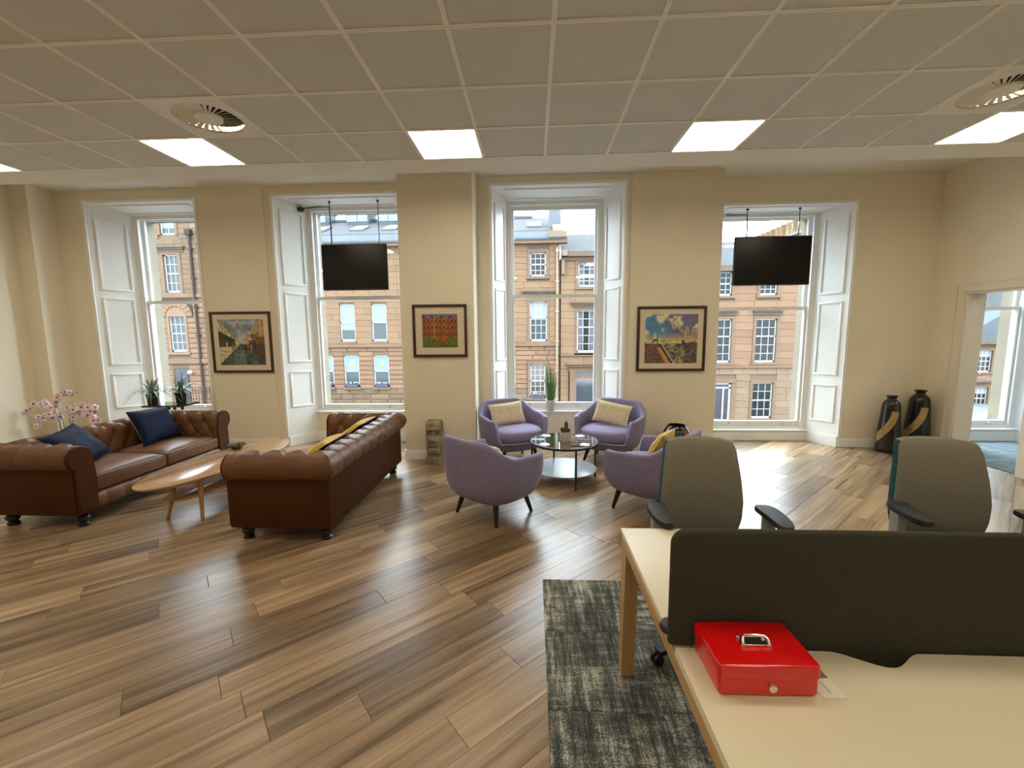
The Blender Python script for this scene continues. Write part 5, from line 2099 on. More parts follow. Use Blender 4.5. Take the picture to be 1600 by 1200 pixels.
    m.build('base', M_BLKPL, root)
    for k in range(5):
        a = 2 * PI * k / 5 + 1.03
        m = MB()
        for s in (-0.014, 0.014):
            m.lathe([(0.0, -0.008), (0.026, -0.008), (0.0295, -0.004), (0.0295, 0.004), (0.026, 0.008), (0.0, 0.008)], 16,
                    Matrix.Translation((0.31 * math.cos(a) - s * math.sin(a), 0.31 * math.sin(a) + s * math.cos(a), 0.0375)) @ Matrix.Rotation(a, 4, 'Z') @ Matrix.Rotation(PI / 2, 4, 'X'), cap=False)
        m.tube([(0.31 * math.cos(a), 0.31 * math.sin(a), 0.05), (0.31 * math.cos(a), 0.31 * math.sin(a), 0.085)], 0.008, 8)
        m.build('caster', M_BLKPL, root, auto=40)
    return root
oc = office_chair()
oc['group'] = 'taupe office chairs at the bench desk'
oc.location = (0.905, 2.075, 0)
oc.rotation_euler = (0, 0, math.radians(-3))
dup(oc, (2.135, 2.09, 0), math.radians(-11), 'taupe office chair further along the desk, in front of the tall black vases')
# ------------------------------------------------------------------ red cash box and card
M_RED = mat('red_enamel', (0.68, 0.003, 0.004), 0.22, spec=0.6, coat=0.4)
M_CHROME = MATS['chrome']
t = thing('cash_box', 'red metal cash box with chrome handle on the near desk, against the charcoal screen', 'cash box', (0.592, 1.086, 0.7302), math.radians(1))
m = MB()
m.rbox(-0.125, 0.125, -0.083, 0.083, 0.0, 0.060, 0.012, 3)
m.build('body', M_RED, t, auto=40)
bm = bmesh.new()
bmesh.ops.create_cube(bm, size=1)
for v in bm.verts:
    v.co = Vector((v.co.x * 0.255, v.co.y * 0.171, 0.070 + v.co.z * 0.034))
vert = [e for e in bm.edges if abs(e.verts[0].co.z - e.verts[1].co.z) > 0.01]
bmesh.ops.bevel(bm, geom=vert, offset=0.014, segments=4, profile=0.5, affect='EDGES')
topf = [e for e in bm.edges if e.verts[0].co.z > 0.08 and e.verts[1].co.z > 0.08]
bmesh.ops.bevel(bm, geom=topf, offset=0.006, segments=3, profile=0.5, affect='EDGES')
m = MB()
m.bm(bm)
ld_ = m.build('lid', M_RED, t, auto=40)
m = MB()
hz = 0.087
m.rbox(-0.036, 0.036, -0.012, 0.018, hz, hz + 0.0015, 0.0007, 1)
m.build('handle_plate', M_CHROME, ld_)
m = MB()
for sx in (-1, 1):
    m.lathe([(0.0045, 0), (0.0055, 0.004), (0.003, 0.008)], 10, Matrix.Translation((sx * 0.034, 0.016, hz)))
    m.lathe([(0.006, 0), (0.007, 0.005), (0.004, 0.010)], 10, Matrix.Translation((sx * 0.034, -0.016, hz)))
m.tube([(-0.034, -0.016, hz + 0.006), (-0.033, -0.008, hz + 0.016), (-0.026, 0.0, hz + 0.021), (0.026, 0.0, hz + 0.021), (0.033, -0.008, hz + 0.016), (0.034, -0.016, hz + 0.006)], 0.0042, 10)
m.build('handle', M_CHROME, ld_, auto=50)
m = MB()
m.lathe([(0.008, 0.0), (0.010, 0.002), (0.010, 0.008), (0.007, 0.010), (0.0, 0.010)], 20, Matrix.Translation((0.006, -0.083, 0.030)) @ Matrix.Rotation(PI / 2, 4, 'X'), cap=False)
m.box(0.0052, 0.0068, -0.0938, -0.092, 0.025, 0.035)
m.build('lock', M_CHROME, t, auto=40)
t = thing('card_holder', 'small white card in a clear holder lying beside the red cash box', 'card', (0.755, 1.050, 0.7303), math.radians(3))
m = MB()
m.rbox(-0.028, 0.032, -0.045, 0.018, 0.0, 0.002, 0.0008, 1)
m.build('card', mat('white_card', (0.82, 0.78, 0.68), 0.5), t)
m = MB()
m.box(-0.001, 0.001, -0.030, 0.005, 0.0021, 0.0025)
m.build('slot', mat('slot_grey', (0.30, 0.27, 0.22), 0.7), t)
m = MB()
m.rbox(-0.030, 0.030, 0.018, 0.050, 0.0, 0.0016, 0.0006, 1)
m.build('clear_tab', glass_mat('clear_plastic', (0.80, 0.79, 0.75), 2.0, 0.05), t)

# ------------------------------------------------------------------ televisions hung in the windows
M_TVSCR = mat('tv_screen', (0.006, 0.0055, 0.005), 0.25, spec=0.25)
M_TVCASE = mat('tv_case', (0.014, 0.012, 0.012), 0.45, spec=0.3)
def tv(label, cx, y, z0, z1, wd, head, rods, cable):
    t = thing('television', label, 'television', (cx, y, z0), 0, 'black televisions hung in the windows')
    h = z1 - z0
    m = MB()
    m.rbox(-wd / 2, wd / 2, 0.004, 0.045, 0, h, 0.006, 2)
    m.rbox(-wd * 0.32, wd * 0.32, 0.045, 0.075, h * 0.15, h * 0.8, 0.008, 2)
    m.build('casing', M_TVCASE, t, auto=40)
    m = MB()
    b = 0.010
    m.box(-wd / 2, wd / 2, 0.0, 0.006, 0, b * 1.6)
    m.box(-wd / 2, wd / 2, 0.0, 0.006, h - b, h)
    m.box(-wd / 2, -wd / 2 + b, 0.0, 0.006, b * 1.6, h - b)
    m.box(wd / 2 - b, wd / 2, 0.0, 0.006, b * 1.6, h - b)
    m.build('bezel', M_TVCASE, t)
    m = MB()
    m.box(-wd / 2 + b, wd / 2 - b, 0.002, 0.005, b * 1.6, h - b)
    m.build('screen', M_TVSCR, t)
    for rx in rods:
        m = MB()
        m.tube([(rx, 0.055, h * 0.7), (rx, 0.055, head - z0)], 0.0055, 8)
        m.lathe([(0.018, -0.02), (0.018, 0.0)], 12, Matrix.Translation((rx, 0.055, head - z0)))
        m.build('hanging_rod', M_BLACKMETAL, t)
    m = MB()
    pts = [(p[0] - cx, p[1] - y, p[2] - z0) for p in cable]
    m.tube(pts, 0.008, 8)
    m.build('cable', M_BLKPL, t)
    return t
tv('black television hanging in the second window, left of the pier', -2.565, 6.16, 2.300, 2.945, 0.955, 3.555, (-0.345, 0.36),
   [(-3.40, 6.34, 3.50), (-3.30, 6.28, 3.49), (-3.10, 6.22, 3.485), (-2.915, 6.215, 3.48), (-2.905, 6.215, 3.2), (-2.905, 6.215, 2.9)])
tv('black television hanging in the fourth window, on the side towards the vases', 3.335, 6.24, 2.295, 2.96, 1.035, 3.345, (-0.345, 0.36),
   [(2.72, 6.36, 3.29), (2.80, 6.31, 3.27), (2.985, 6.295, 3.265), (2.995, 6.295, 3.1), (2.995, 6.295, 2.9)])
m = MB()
m.lathe([(0.03, 0.0), (0.045, 0.02), (0.045, 0.05), (0.03, 0.06)], 14, Matrix.Translation((-3.40, 6.34, 3.46)))
tvc = [o for o in COL.objects if o.name == 'television'][0]
m.v = [(p[0] - tvc.location.x, p[1] - tvc.location.y, p[2] - tvc.location.z) for p in m.v]
m.build('cable_coil', M_BLKPL, tvc, auto=40)

# ------------------------------------------------------------------ paintings
def lin(c):
    return tuple(((v / 255.0) / 12.92 if v / 255.0 <= 0.04045 else ((v / 255.0 + 0.055) / 1.055) ** 2.4) for v in c)
def mixc(a, b, t):
    t = max(0.0, min(1.0, t))
    return tuple(x + (y - x) * t for x, y in zip(a, b))
def fbm(x, y, s, seed=0.0, o=3):
    v, a = 0.0, 0.5
    for _ in range(o):
        v += a * mnoise.noise(Vector((x * s + seed, y * s - seed, seed * 0.37)))
        a *= 0.55
        s *= 2.1
    return v

def paint_street(u, v):
    n = fbm(u, v, 7, 3.1)
    n2 = fbm(u, v, 22, 8.3)
    # vanishing point of the lane about (0.50, 0.50)
    sky_edge_l = 0.50 + (0.46 - u) * 1.12
    sky_edge_r = 0.52 + (u - 0.54) * 1.25
    c = mixc((112, 124, 140), (190, 190, 182), 0.55 + n * 1.8 + (0.72 - v) * 1.2)
    if v < 0.46 - 0.0:
        c = mixc((58, 70, 66), (112, 122, 110), 0.35 + n * 1.2 + n2 * 0.6 + (0.46 - v) * 0.2 * -1)
        if abs(u - 0.45 - n * 0.15) < 0.10 * (0.6 - v) * 3:
            c = mixc(c, (140, 150, 142), 0.35 + n2)
    left = u < 0.46 and v > 0.46 - (0.46 - u) * 0.95 and v < max(0.5, sky_edge_l)
    right = u > 0.56 and v > 0.46 - (u - 0.56) * 0.95 and v < max(0.52, sky_edge_r)
    if left:
        c = mixc((226, 212, 172), (140, 124, 96), 0.35 + n2 * 1.5)
        if v > 0.60 and math.sin(u * 95 + n * 4) > 0.45 and fbm(u, v, 16, 4.4) > -0.02:
            c = mixc(c, (84, 78, 66), 0.6)
        if abs(v - sky_edge_l) < 0.03:
            c = mixc(c, (92, 84, 72), 0.5)
        if u < 0.36 and 0.42 - (0.36 - u) * 0.1 < v < 0.56 + (0.36 - u) * 0.55 and v > 0.40:
            c = mixc((46, 52, 46), (96, 86, 40), n2 + 0.3 + 0.4 * (u < 0.2 and v < 0.55))
        if 0.16 < u < 0.19 and v < 0.5:
            c = (206, 206, 190)
    if right:
        c = mixc((220, 188, 140), (140, 104, 72), 0.35 + n2 * 1.5)
        if v > 0.58 and math.sin(u * 80 + n * 5) > 0.4 and fbm(u, v, 14, 7.7) > -0.02:
            c = mixc(c, (74, 78, 56), 0.65)
        if u > 0.70 and abs(v - 0.62 - n * 0.2) < 0.05:
            c = mixc(c, (54, 66, 44), 0.6)
        if u > 0.66 and 0.46 < v < 0.53 + (u - 0.66) * 0.3:
            c = mixc((158, 84, 40), (78, 70, 40), 0.4 + n2 * 1.5)
        if u > 0.72 and v < 0.46:
            c = mixc((60, 50, 44), (120, 90, 66), 0.4 + n2)
    # figures
    for fx, fh, col in ((0.30, 0.14, (150, 100, 84)), (0.36, 0.16, (176, 160, 140)), (0.60, 0.13, (46, 44, 44)), (0.66, 0.15, (40, 42, 52)), (0.72, 0.17, (92, 92, 84)), (0.55, 0.11, (52, 48, 46)), (0.49, 0.09, (88, 60, 52)), (0.43, 0.09, (60, 58, 60)), (0.78, 0.20, (44, 46, 48))):
        if abs(u - fx - n2 * 0.01) < 0.018 and 0.33 < v < 0.33 + fh:
            c = mixc(col, (30, 30, 30), 0.25 + n2)
    return c

def paint_tenement(u, v):
    n = fbm(u, v, 9, 1.7)
    n2 = fbm(u, v, 28, 5.2)
    if v > 0.88:
        c = mixc((84, 88, 118), (150, 150, 168), 0.4 + n2 * 1.6)
        if (int(u * 12)) % 3 == 0 and v < 0.95:
            c = (74, 60, 62)
    else:
        c = mixc((132, 62, 36), (176, 112, 62), 0.45 + n2 * 1.8)
        if 0.28 < u < 0.42 or 0.60 < u < 0.64:
            c = mixc(c, (190, 146, 66), 0.5)
        fu, fv = (u * 9) % 1.0, (v * 5.6) % 1.0
        if 0.28 < fu < 0.72 and 0.22 < fv < 0.80 and v > 0.28:
            c = mixc((62, 36, 34), (196, 166, 126), 0.5 * (fu < 0.4) + 0.5 * (fv > 0.62) + n2)
        if fv < 0.10:
            c = mixc(c, (84, 44, 32), 0.6)
    g = 0.26 + 0.10 * math.sin(u * 9) + n * 0.25
    if v < g:
        c = mixc((44, 70, 26), (150, 160, 50), 0.45 + n2 * 2.0)
        if v < 0.08:
            c = mixc((60, 78, 40), (150, 130, 110), 0.4 + n2 * 1.6)
    return c

def paint_harbour(u, v):
    n = fbm(u, v, 4.0, 2.2, 4)
    n2 = fbm(u, v, 20, 6.4)
    if v > 0.40:
        c = mixc((58, 98, 146), (112, 166, 188), 0.65 - u * 0.3 + n)
        if u > 0.45:
            c = mixc((120, 116, 140), (92, 104, 150), 0.5 + n * 2)
        band = n * 2.0 + 0.9 * math.sin((v + u * 0.45) * 13) * 0.3
        if band > 0.06:
            c = mixc(c, (226, 214, 170), min(1, (band - 0.06) * 3.2))
        if u > 0.55 and v < 0.72 and n2 + n > 0.0:
            c = mixc(c, (108, 82, 84), 0.55)
        if v < 0.62:
            c = mixc(c, (232, 208, 134), (0.64 - v) * 4.2)
        if v < 0.47 and n2 > 0.08:
            c = mixc(c, (120, 92, 70), 0.6)
    else:
        c = mixc((78, 72, 70), (200, 182, 136), 0.42 + n2 * 1.6 + 0.25 * math.sin(v * 120 + n * 20))
        if u > 0.75:
            c = mixc(c, (58, 56, 70), 0.5)
        e = 0.30 + (0.33 - v) * 0.62
        if u < e:
            c = mixc((84, 62, 60), (150, 112, 92), 0.45 + n2 + 0.35 * math.sin(u * 120))
            if e - 0.075 - (0.33 - v) * 0.05 < u and v < 0.33:
                c = mixc((196, 132, 60), (214, 170, 110), 0.4 + n2)
        if e < u < e + 0.05:
            c = (54, 42, 42)
        if e + 0.05 < u < e + 0.072:
            c = (206, 200, 186)
    if 0.36 < v < 0.43 and (u > 0.58 or u < 0.10) and n2 > -0.12:
        c = mixc((64, 52, 56), (120, 96, 86), 0.4 + n2)
    if 0.40 < v < 0.47 and 0.71 < u < 0.75:
        c = (62, 50, 54)
    # crane on the quay
    if 0.26 < v < 0.58 and abs(u - 0.245) < 0.005:
        c = (40, 34, 36)
    if 0.46 < v < 0.50 and 0.16 < u < 0.25:
        c = mixc((40, 34, 36), c, 0.2)
    if abs(v - (0.40 + (u - 0.12) * 0.9)) < 0.012 and 0.12 < u < 0.22:
        c = (44, 36, 38)
    return c

M_FRAME = mat('dark_wood_frame', (0.050, 0.026, 0.016), 0.4, spec=0.4, var=0.2, vscale=20)
M_MAT = mat('cream_mount', (0.70, 0.60, 0.44), 0.85)
M_ART = attr_mat('painted_print', 0.35, 0.4)
def picture(label, x0, x1, yw, z0, z1, fr, mt, fn, N=84):
    t = thing('framed_painting', label, 'painting', ((x0 + x1) / 2, yw, (z0 + z1) / 2), 0, 'framed paintings between the windows')
    W_, H_ = x1 - x0, z1 - z0
    m = MB()
    def fstrip(a0, a1, b0, b1):
        m.rbox(a0, a1, -0.030, -0.002, b0, b1, 0.005, 2)
    fstrip(-W_ / 2, W_ / 2, H_ / 2 - fr, H_ / 2)
    fstrip(-W_ / 2, W_ / 2, -H_ / 2, -H_ / 2 + fr)
    fstrip(-W_ / 2, -W_ / 2 + fr, -H_ / 2 + fr * 0.9, H_ / 2 - fr * 0.9)
    fstrip(W_ / 2 - fr, W_ / 2, -H_ / 2 + fr * 0.9, H_ / 2 - fr * 0.9)
    m.build('frame', M_FRAME, t, auto=40)
    m = MB()
    m.box(-W_ / 2 + fr, W_ / 2 - fr, -0.014, -0.003, -H_ / 2 + fr, H_ / 2 - fr)
    m.build('mount', M_MAT, t)
    aw, ah = W_ / 2 - fr - mt, H_ / 2 - fr - mt
    m = MB()
    m.grid(N, N, lambda i, j: (-aw + 2 * aw * i / (N - 1), -0.0155, -ah + 2 * ah * j / (N - 1)))
    me = m.mesh('print', M_ART)
    ca_ = me.color_attributes.new('paint', 'FLOAT_COLOR', 'POINT')
    buf = []
    for j in range(N):
        for i in range(N):
            buf += [*lin(fn(i / (N - 1), j / (N - 1))), 1.0]
    ca_.data.foreach_set('color', buf)
    link('print', me, t)
    return t
picture('dark framed painting of a busy lane, between the first and second windows', -4.672, -3.765, 6.004, 1.118, 2.0, 0.036, 0.075, paint_street)
picture('dark framed painting of red tenements and green shrubs, on the pier above the stone head', -1.535, -0.836, 5.429, 1.36, 2.028, 0.034, 0.088, paint_tenement)
picture('dark framed painting of a harbour quay under clouds, between the third and fourth windows', 1.405, 2.318, 5.864, 1.126, 1.998, 0.036, 0.072, paint_harbour)

# ------------------------------------------------------------------ stone head
t = thing('stone_head', 'weathered carved stone head with long nose, on the floor before the pier', 'statue', (-1.262, 5.288, 0))
H_ = 0.555
NA, NZ = 96, 90
def head_pt(i, j):
    z = j / (NZ - 1)
    a = 2 * PI * i / NA
    w_ = 0.105 + 0.010 * smooth(0.10, 0.0, z) - 0.012 * smooth(0.16, 0.22, z) * (1 - smooth(0.24, 0.32, z)) + 0.004 * smooth(0.6, 0.4, z)
    w_ -= 0.012 * smooth(0.93, 1.0, z)
    d_ = 0.098 - 0.010 * smooth(0.93, 1.0, z)
    x, y = superell(a, w_, d_, 3.4)
    if y < 0:
        f = smooth(0.0, 0.055, -y)
        u = x / w_
        dz = 0.0
        au = abs(u)
        dz += 0.016 * smooth(0.80, 0.835, z) * (1 - smooth(0.97, 1.0, z)) * (1 - smooth(0.85, 1.0, au))        # forehead
        dz += 0.012 * smooth(0.775, 0.80, z) * (1 - smooth(0.83, 0.86, z)) * (1 - smooth(0.8, 0.95, au))        # brow ridge
        dz -= 0.030 * smooth(0.60, 0.70, z) * (1 - smooth(0.775, 0.80, z)) * smooth(0.16, 0.26, au) * (1 - smooth(0.72, 0.9, au))   # eye sockets
        nw = 0.14 + 0.20 * smooth(0.76, 0.56, z)
        dz += (0.014 + 0.034 * smooth(0.79, 0.56, z)) * (1 - smooth(nw * 0.6, nw, au)) * smooth(0.52, 0.545, z) * (1 - smooth(0.79, 0.82, z))
        dz -= 0.014 * smooth(0.475, 0.50, z) * (1 - smooth(0.525, 0.54, z)) * (1 - smooth(0.35, 0.5, au))
        dz += 0.014 * smooth(0.445, 0.46, z) * (1 - smooth(0.475, 0.49, z)) * (1 - smooth(0.4, 0.55, au))
        dz -= 0.006 * smooth(0.43, 0.437, z) * (1 - smooth(0.443, 0.45, z)) * (1 - smooth(0.5, 0.6, au))
        dz += 0.010 * smooth(0.40, 0.415, z) * (1 - smooth(0.425, 0.435, z)) * (1 - smooth(0.4, 0.5, au))
        dz += 0.020 * smooth(0.24, 0.27, z) * (1 - smooth(0.34, 0.40, z)) * (1 - smooth(0.55, 0.8, au))          # chin
        dz -= 0.020 * smooth(0.14, 0.18, z) * (1 - smooth(0.215, 0.245, z))                                       # neck
        y -= dz * f
    # ears
    if abs(y) < 0.045:
        s = 1 if x > 0 else -1
        x += s * 0.012 * smooth(0.50, 0.54, z) * (1 - smooth(0.78, 0.82, z)) * (1 - abs(y) / 0.045)
    k = 1 + 0.012 * mnoise.noise(Vector((x * 30, y * 30, z * 16)))
    return (x * k, y * k, z * H_)
m = MB()
m.grid(NA, NZ, head_pt, wrapu=True)
m.lathe([(0.0, H_ - 0.012), (0.080, H_ - 0.012), (0.088, H_), (0.097, H_ - 0.001)], 24, Matrix.Diagonal((1, 0.93, 1, 1)), cap=False)
m.build('carving', mat('weathered_carving', (0.30, 0.255, 0.175), 0.92, var=0.45, vscale=16, bump=0.5, bscale=60), t, smooth=True, fix=True)

# ------------------------------------------------------------------ vases
M_VASE = mat('black_glaze', (0.010, 0.008, 0.007), 0.13, spec=0.6, var=0.5, vscale=18)
M_GOLD = mat('gold_leaf_band', (0.36, 0.25, 0.085), 0.38, 0.25, var=0.3, vscale=14)
def interp(prof, z):
    for (r0, z0), (r1, z1) in zip(prof, prof[1:]):
        if z <= z1:
            return r0 + (r1 - r0) * (z - z0) / max(1e-6, z1 - z0)
    return prof[-1][0]
def tall_vase(label, x, y, h, rb_):
    t = thing('floor_vase', label, 'vase', (x, y, 0), face_rot(math.degrees(math.atan2(-y, -x))), 'tall black vases in the corner')
    pf = [(0.86, 0.0), (0.97, 0.012), (1.0, 0.06), (0.985, 0.16), (0.95, 0.28), (0.90, 0.42), (0.83, 0.56), (0.775, 0.70), (0.735, 0.80), (0.675, 0.865), (0.53, 0.905), (0.37, 0.93), (0.335, 0.945), (0.36, 0.965), (0.44, 0.988), (0.43, 1.0)]
    prof = [(r * rb_, z * h) for r, z in pf]
    # smooth the profile
    fine = []
    for k in range(len(prof) - 1):
        for s in range(4):
            t_ = s / 4
            p0, p1, p2, p3 = prof[max(k - 1, 0)], prof[k], prof[k + 1], prof[min(k + 2, len(prof) - 1)]
            q = [0.5 * (2 * p1[i] + (p2[i] - p0[i]) * t_ + (2 * p0[i] - 5 * p1[i] + 4 * p2[i] - p3[i]) * t_ ** 2 + (-p0[i] + 3 * p1[i] - 3 * p2[i] + p3[i]) * t_ ** 3) for i in (0, 1)]
            fine.append(tuple(q))
    fine.append(prof[-1])
    m = MB()
    m.lathe(fine + [(0.30 * rb_, 0.97 * h), (0.28 * rb_, 0.90 * h)], 48)
    m.build('body', M_VASE, t, auto=60)
    m = MB()
    NU, NV = 9, 30
    def band(i, j):
        q = j / (NV - 1)
        zc = h * (0.735 - 0.51 * q)
        ang = math.radians(-90 + 30 - 8 * q - 92 * q ** 1.7)
        hw = 0.044 + 0.010 * q
        off = (2 * i / (NU - 1) - 1)
        # width runs across the direction of the band: level at the top, upright at the far end
        za = zc - off * hw * (0.05 + 0.95 * q)
        r = interp(fine, za) + 0.0018
        aa = ang + off * (hw * (1 - 0.65 * q)) / r
        return (r * math.cos(aa), r * math.sin(aa), za)
    m.grid(NU, NV, band, flip=True)
    m.build('gold_band', M_GOLD, t, smooth=True, fix=False)
    return t
tall_vase('shorter black floor vase with a gold sweep, beside the taller one in the corner', 4.855, 5.925, 0.775, 0.136)
tall_vase('taller black floor vase with a gold sweep, in the corner by the doorway', 5.245, 5.955, 0.845, 0.152)
t = thing('bowl_vase', 'squat glossy black bowl vase with copper band, behind the taupe office chair', 'vase', (1.875, 5.53, 0), face_rot(math.degrees(math.atan2(-5.53, -1.875))))
pb = [(0.10, 0.0), (0.13, 0.01), (0.165, 0.07), (0.188, 0.15), (0.193, 0.22), (0.185, 0.29), (0.165, 0.36), (0.140, 0.415), (0.118, 0.445), (0.110, 0.452), (0.104, 0.445), (0.12, 0.40)]
m = MB()
m.lathe(pb, 48)
m.build('body', M_VASE, t, auto=60)
m = MB()
m.grid(7, 20, lambda i, j: (lambda z, a: ((interp(pb[:9], z) + 0.0018) * math.cos(a), (interp(pb[:9], z) + 0.0018) * math.sin(a), z))(0.06 + 0.37 * j / 19, math.radians(-90 + 38 + 34 * i / 6 - 10 * (j / 19))), flip=True)
m.build('copper_band', mat('copper_band', (0.20, 0.105, 0.055), 0.3, 0.3, var=0.3, vscale=14), t, smooth=True)

# ------------------------------------------------------------------ plants
M_POTBLK = mat('black_pot', (0.012, 0.012, 0.012), 0.35)
M_SOIL = mat('potting_soil', (0.03, 0.02, 0.013), 0.95)
M_SPIDER = mat('spider_leaf', (0.20, 0.265, 0.195), 0.4, var=0.3, vscale=4, objvar=0.35)
def blade_mesh(name, L, wd, droop, rise, material, n=9, fold=0.25):
    """arching leaf in the local xz plane growing from the origin"""
    m = MB()
    pts = []
    for i in range(n):
        s = i / (n - 1)
        pts.append((L * s * math.cos(rise) + 0.12 * L * s * s * droop, L * (s * math.sin(rise) - droop * s * s)))
    vs_ = []
    for i, (x, z) in enumerate(pts):
        s = i / (n - 1)
        hw = wd / 2 * min(1.0, 0.45 + s * 3.2) * (1 - s ** 3) + 0.0005
        vs_ += [(x, -hw, z + hw * fold), (x, 0, z), (x, hw, z + hw * fold)]
    fs = []
    for i in range(n - 1):
        for k in (0, 1):
            a = 3 * i + k
            fs.append((a, a + 1, a + 4, a + 3))
    m.add(vs_, fs)
    return m.mesh(name, material, smooth=True)

# small dark glass side table under the two spider plants
t = thing('side_table', 'dark glass topped side table behind the left sofa, holding two spider plants', 'side table', (-5.06, 5.66, 0), math.radians(4))
m = MB()
m.rbox(-0.29, 0.24, -0.17, 0.17, 0.702, 0.712, 0.003, 2)
m.build('glass_top', mat('smoked_glass', (0.045, 0.05, 0.05), 0.06, spec=0.7), t)
m = MB()
for x0, x1, y0, y1 in ((-0.295, 0.245, -0.176, -0.170), (-0.295, 0.245, 0.170, 0.176), (-0.295, -0.290, -0.17, 0.17), (0.240, 0.246, -0.17, 0.17)):
    m.box(x0, x1, y0, y1, 0.690, 0.714)
m.build('rim', M_BLACKMETAL, t)
for x in (-0.12, 0.07):
    for y in (-0.07, 0.07):
        m = MB()
        m.box(x - 0.012, x + 0.012, y - 0.012, y + 0.012, 0, 0.70)
        m.build('leg', M_BLACKMETAL, t)

leafs = [blade_mesh('leaf', 0.50, 0.021, 0.70, math.radians(52), M_SPIDER), blade_mesh('leaf', 0.46, 0.020, 0.50, math.radians(62), M_SPIDER),
         blade_mesh('leaf', 0.46, 0.021, 0.85, math.radians(42), M_SPIDER), blade_mesh('leaf', 0.38, 0.019, 0.30, math.radians(74), M_SPIDER)]
def spider(label, x, y, z, seed, r=0.072, h=0.155, zoff=0.0):
    t = thing('spider_plant', label, 'plant', (x, y, z), 0, 'spider plants on the side table')
    m = MB()
    m.lathe([(r * 0.78, 0.0), (r * 0.8, 0.004), (r, h - 0.02), (r * 1.04, h - 0.02), (r * 1.04, h), (r * 0.92, h), (r * 0.9, h - 0.02)], 24)
    m.build('pot', M_POTBLK, t, auto=40)
    m = MB()
    m.lathe([(0.0, h - 0.018), (r * 0.91, h - 0.018)], 20, cap=False)
    m.build('soil', M_SOIL, t)
    rr = random.Random(seed)
    for i in range(58):
        a = i * 2.399 + rr.uniform(-0.3, 0.3)
        o = link('leaf', leafs[rr.randrange(4)], t, (rr.uniform(-0.015, 0.015), rr.uniform(-0.015, 0.015), h - 0.02), (0, rr.uniform(-0.25, 0.22), a))
        s = rr.uniform(0.72, 1.05)
        o.scale = (s, s, s)
    return t
spider('spider plant in a black pot on the side table, the one against the white shutter', -5.262, 5.565, 0.7145, 5)
spider('spider plant in a black pot on the side table, the one against the street door', -4.985, 5.72, 0.7145, 9)

# orchid
t = thing('orchid', 'pink and white orchid with arching sprays behind the left sofa', 'plant', (-6.36, 5.46, 0))
m = MB()
m.lathe([(0.10, 0), (0.105, 0.01), (0.13, 0.30), (0.135, 0.34), (0.125, 0.34), (0.12, 0.31)], 28)
m.build('pot', mat('white_pot', (0.72, 0.71, 0.68), 0.35), t, auto=40)
M_STEM = mat('orchid_stem', (0.13, 0.20, 0.06), 0.5)
M_PETAL = attr_mat('orchid_petal', 0.55, 0.3)
def flower(seed):
    rr = random.Random(seed)
    vs_, fs, cols = [], [], []
    pale = (240, 226, 226)
    pink = (214, 168, 190)
    for k in range(5):
        a = 2 * PI * k / 5 + rr.uniform(-0.1, 0.1)
        L = 0.034 * rr.uniform(0.9, 1.1)
        hw = 0.015 if k % 2 else 0.019
        b = len(vs_)
        pts = [(0.002, 0.0, 0.0), (L * 0.55, hw, 0.006), (L, 0.0, 0.002 + 0.006 * rr.uniform(-1, 1)), (L * 0.55, -hw, 0.006), (L * 0.5, 0, 0.009)]
        for (px, py, pz), cc in zip(pts, (pink, pale, pale, pale, mixc(pale, pink, 0.35))):
            vs_.append((px * math.cos(a) - py * math.sin(a), px * math.sin(a) + py * math.cos(a), pz))
            cols.append(cc)
        fs += [(b, b + 3, b + 4), (b, b + 4, b + 1), (b + 4, b + 2, b + 1), (b + 4, b + 3, b + 2)]
    b = len(vs_)
    for k in range(6):
        a = 2 * PI * k / 6
        vs_.append((0.008 * math.cos(a), 0.008 * math.sin(a) , 0.008))
        cols.append((120, 34, 74))
    vs_.append((0, -0.004, 0.018))
    cols.append((108, 20, 60))
    for k in range(6):
        fs.append((b + k, b + (k + 1) % 6, b + 6))
    m = MB()
    m.add(vs_, fs)
    me = m.mesh('flower', M_PETAL)
    at = me.color_attributes.new('paint', 'FLOAT_COLOR', 'POINT')
    buf = []
    for c in cols:
        buf += [*lin(c), 1.0]
    at.data.foreach_set('color', buf)
    return me
fl = [flower(i) for i in range(3)]
sprays = [
    [(107, 672), (105, 650), (103, 632), (106, 622), (112, 616), (122, 611), (134, 611)],
    [(113, 672), (112, 655), (115, 642), (124, 634), (136, 632), (147, 637), (152, 642)],
    [(111, 672), (113, 658), (119, 648), (130, 643), (141, 650), (151, 657)],
    [(98, 674), (96, 658), (97, 648), (90, 637), (80, 630), (70, 631), (58, 640), (53, 646)],
    [(95, 672), (93, 660), (90, 653), (80, 648), (68, 652), (61, 664), (62, 670)],
]
def ow(p, dy=0.0):
    return (-6.282 + (p[0] - 120) * 0.0116 + 6.36, dy, 0.907 - (p[1] - 612) * 0.0091)
rr = random.Random(3)
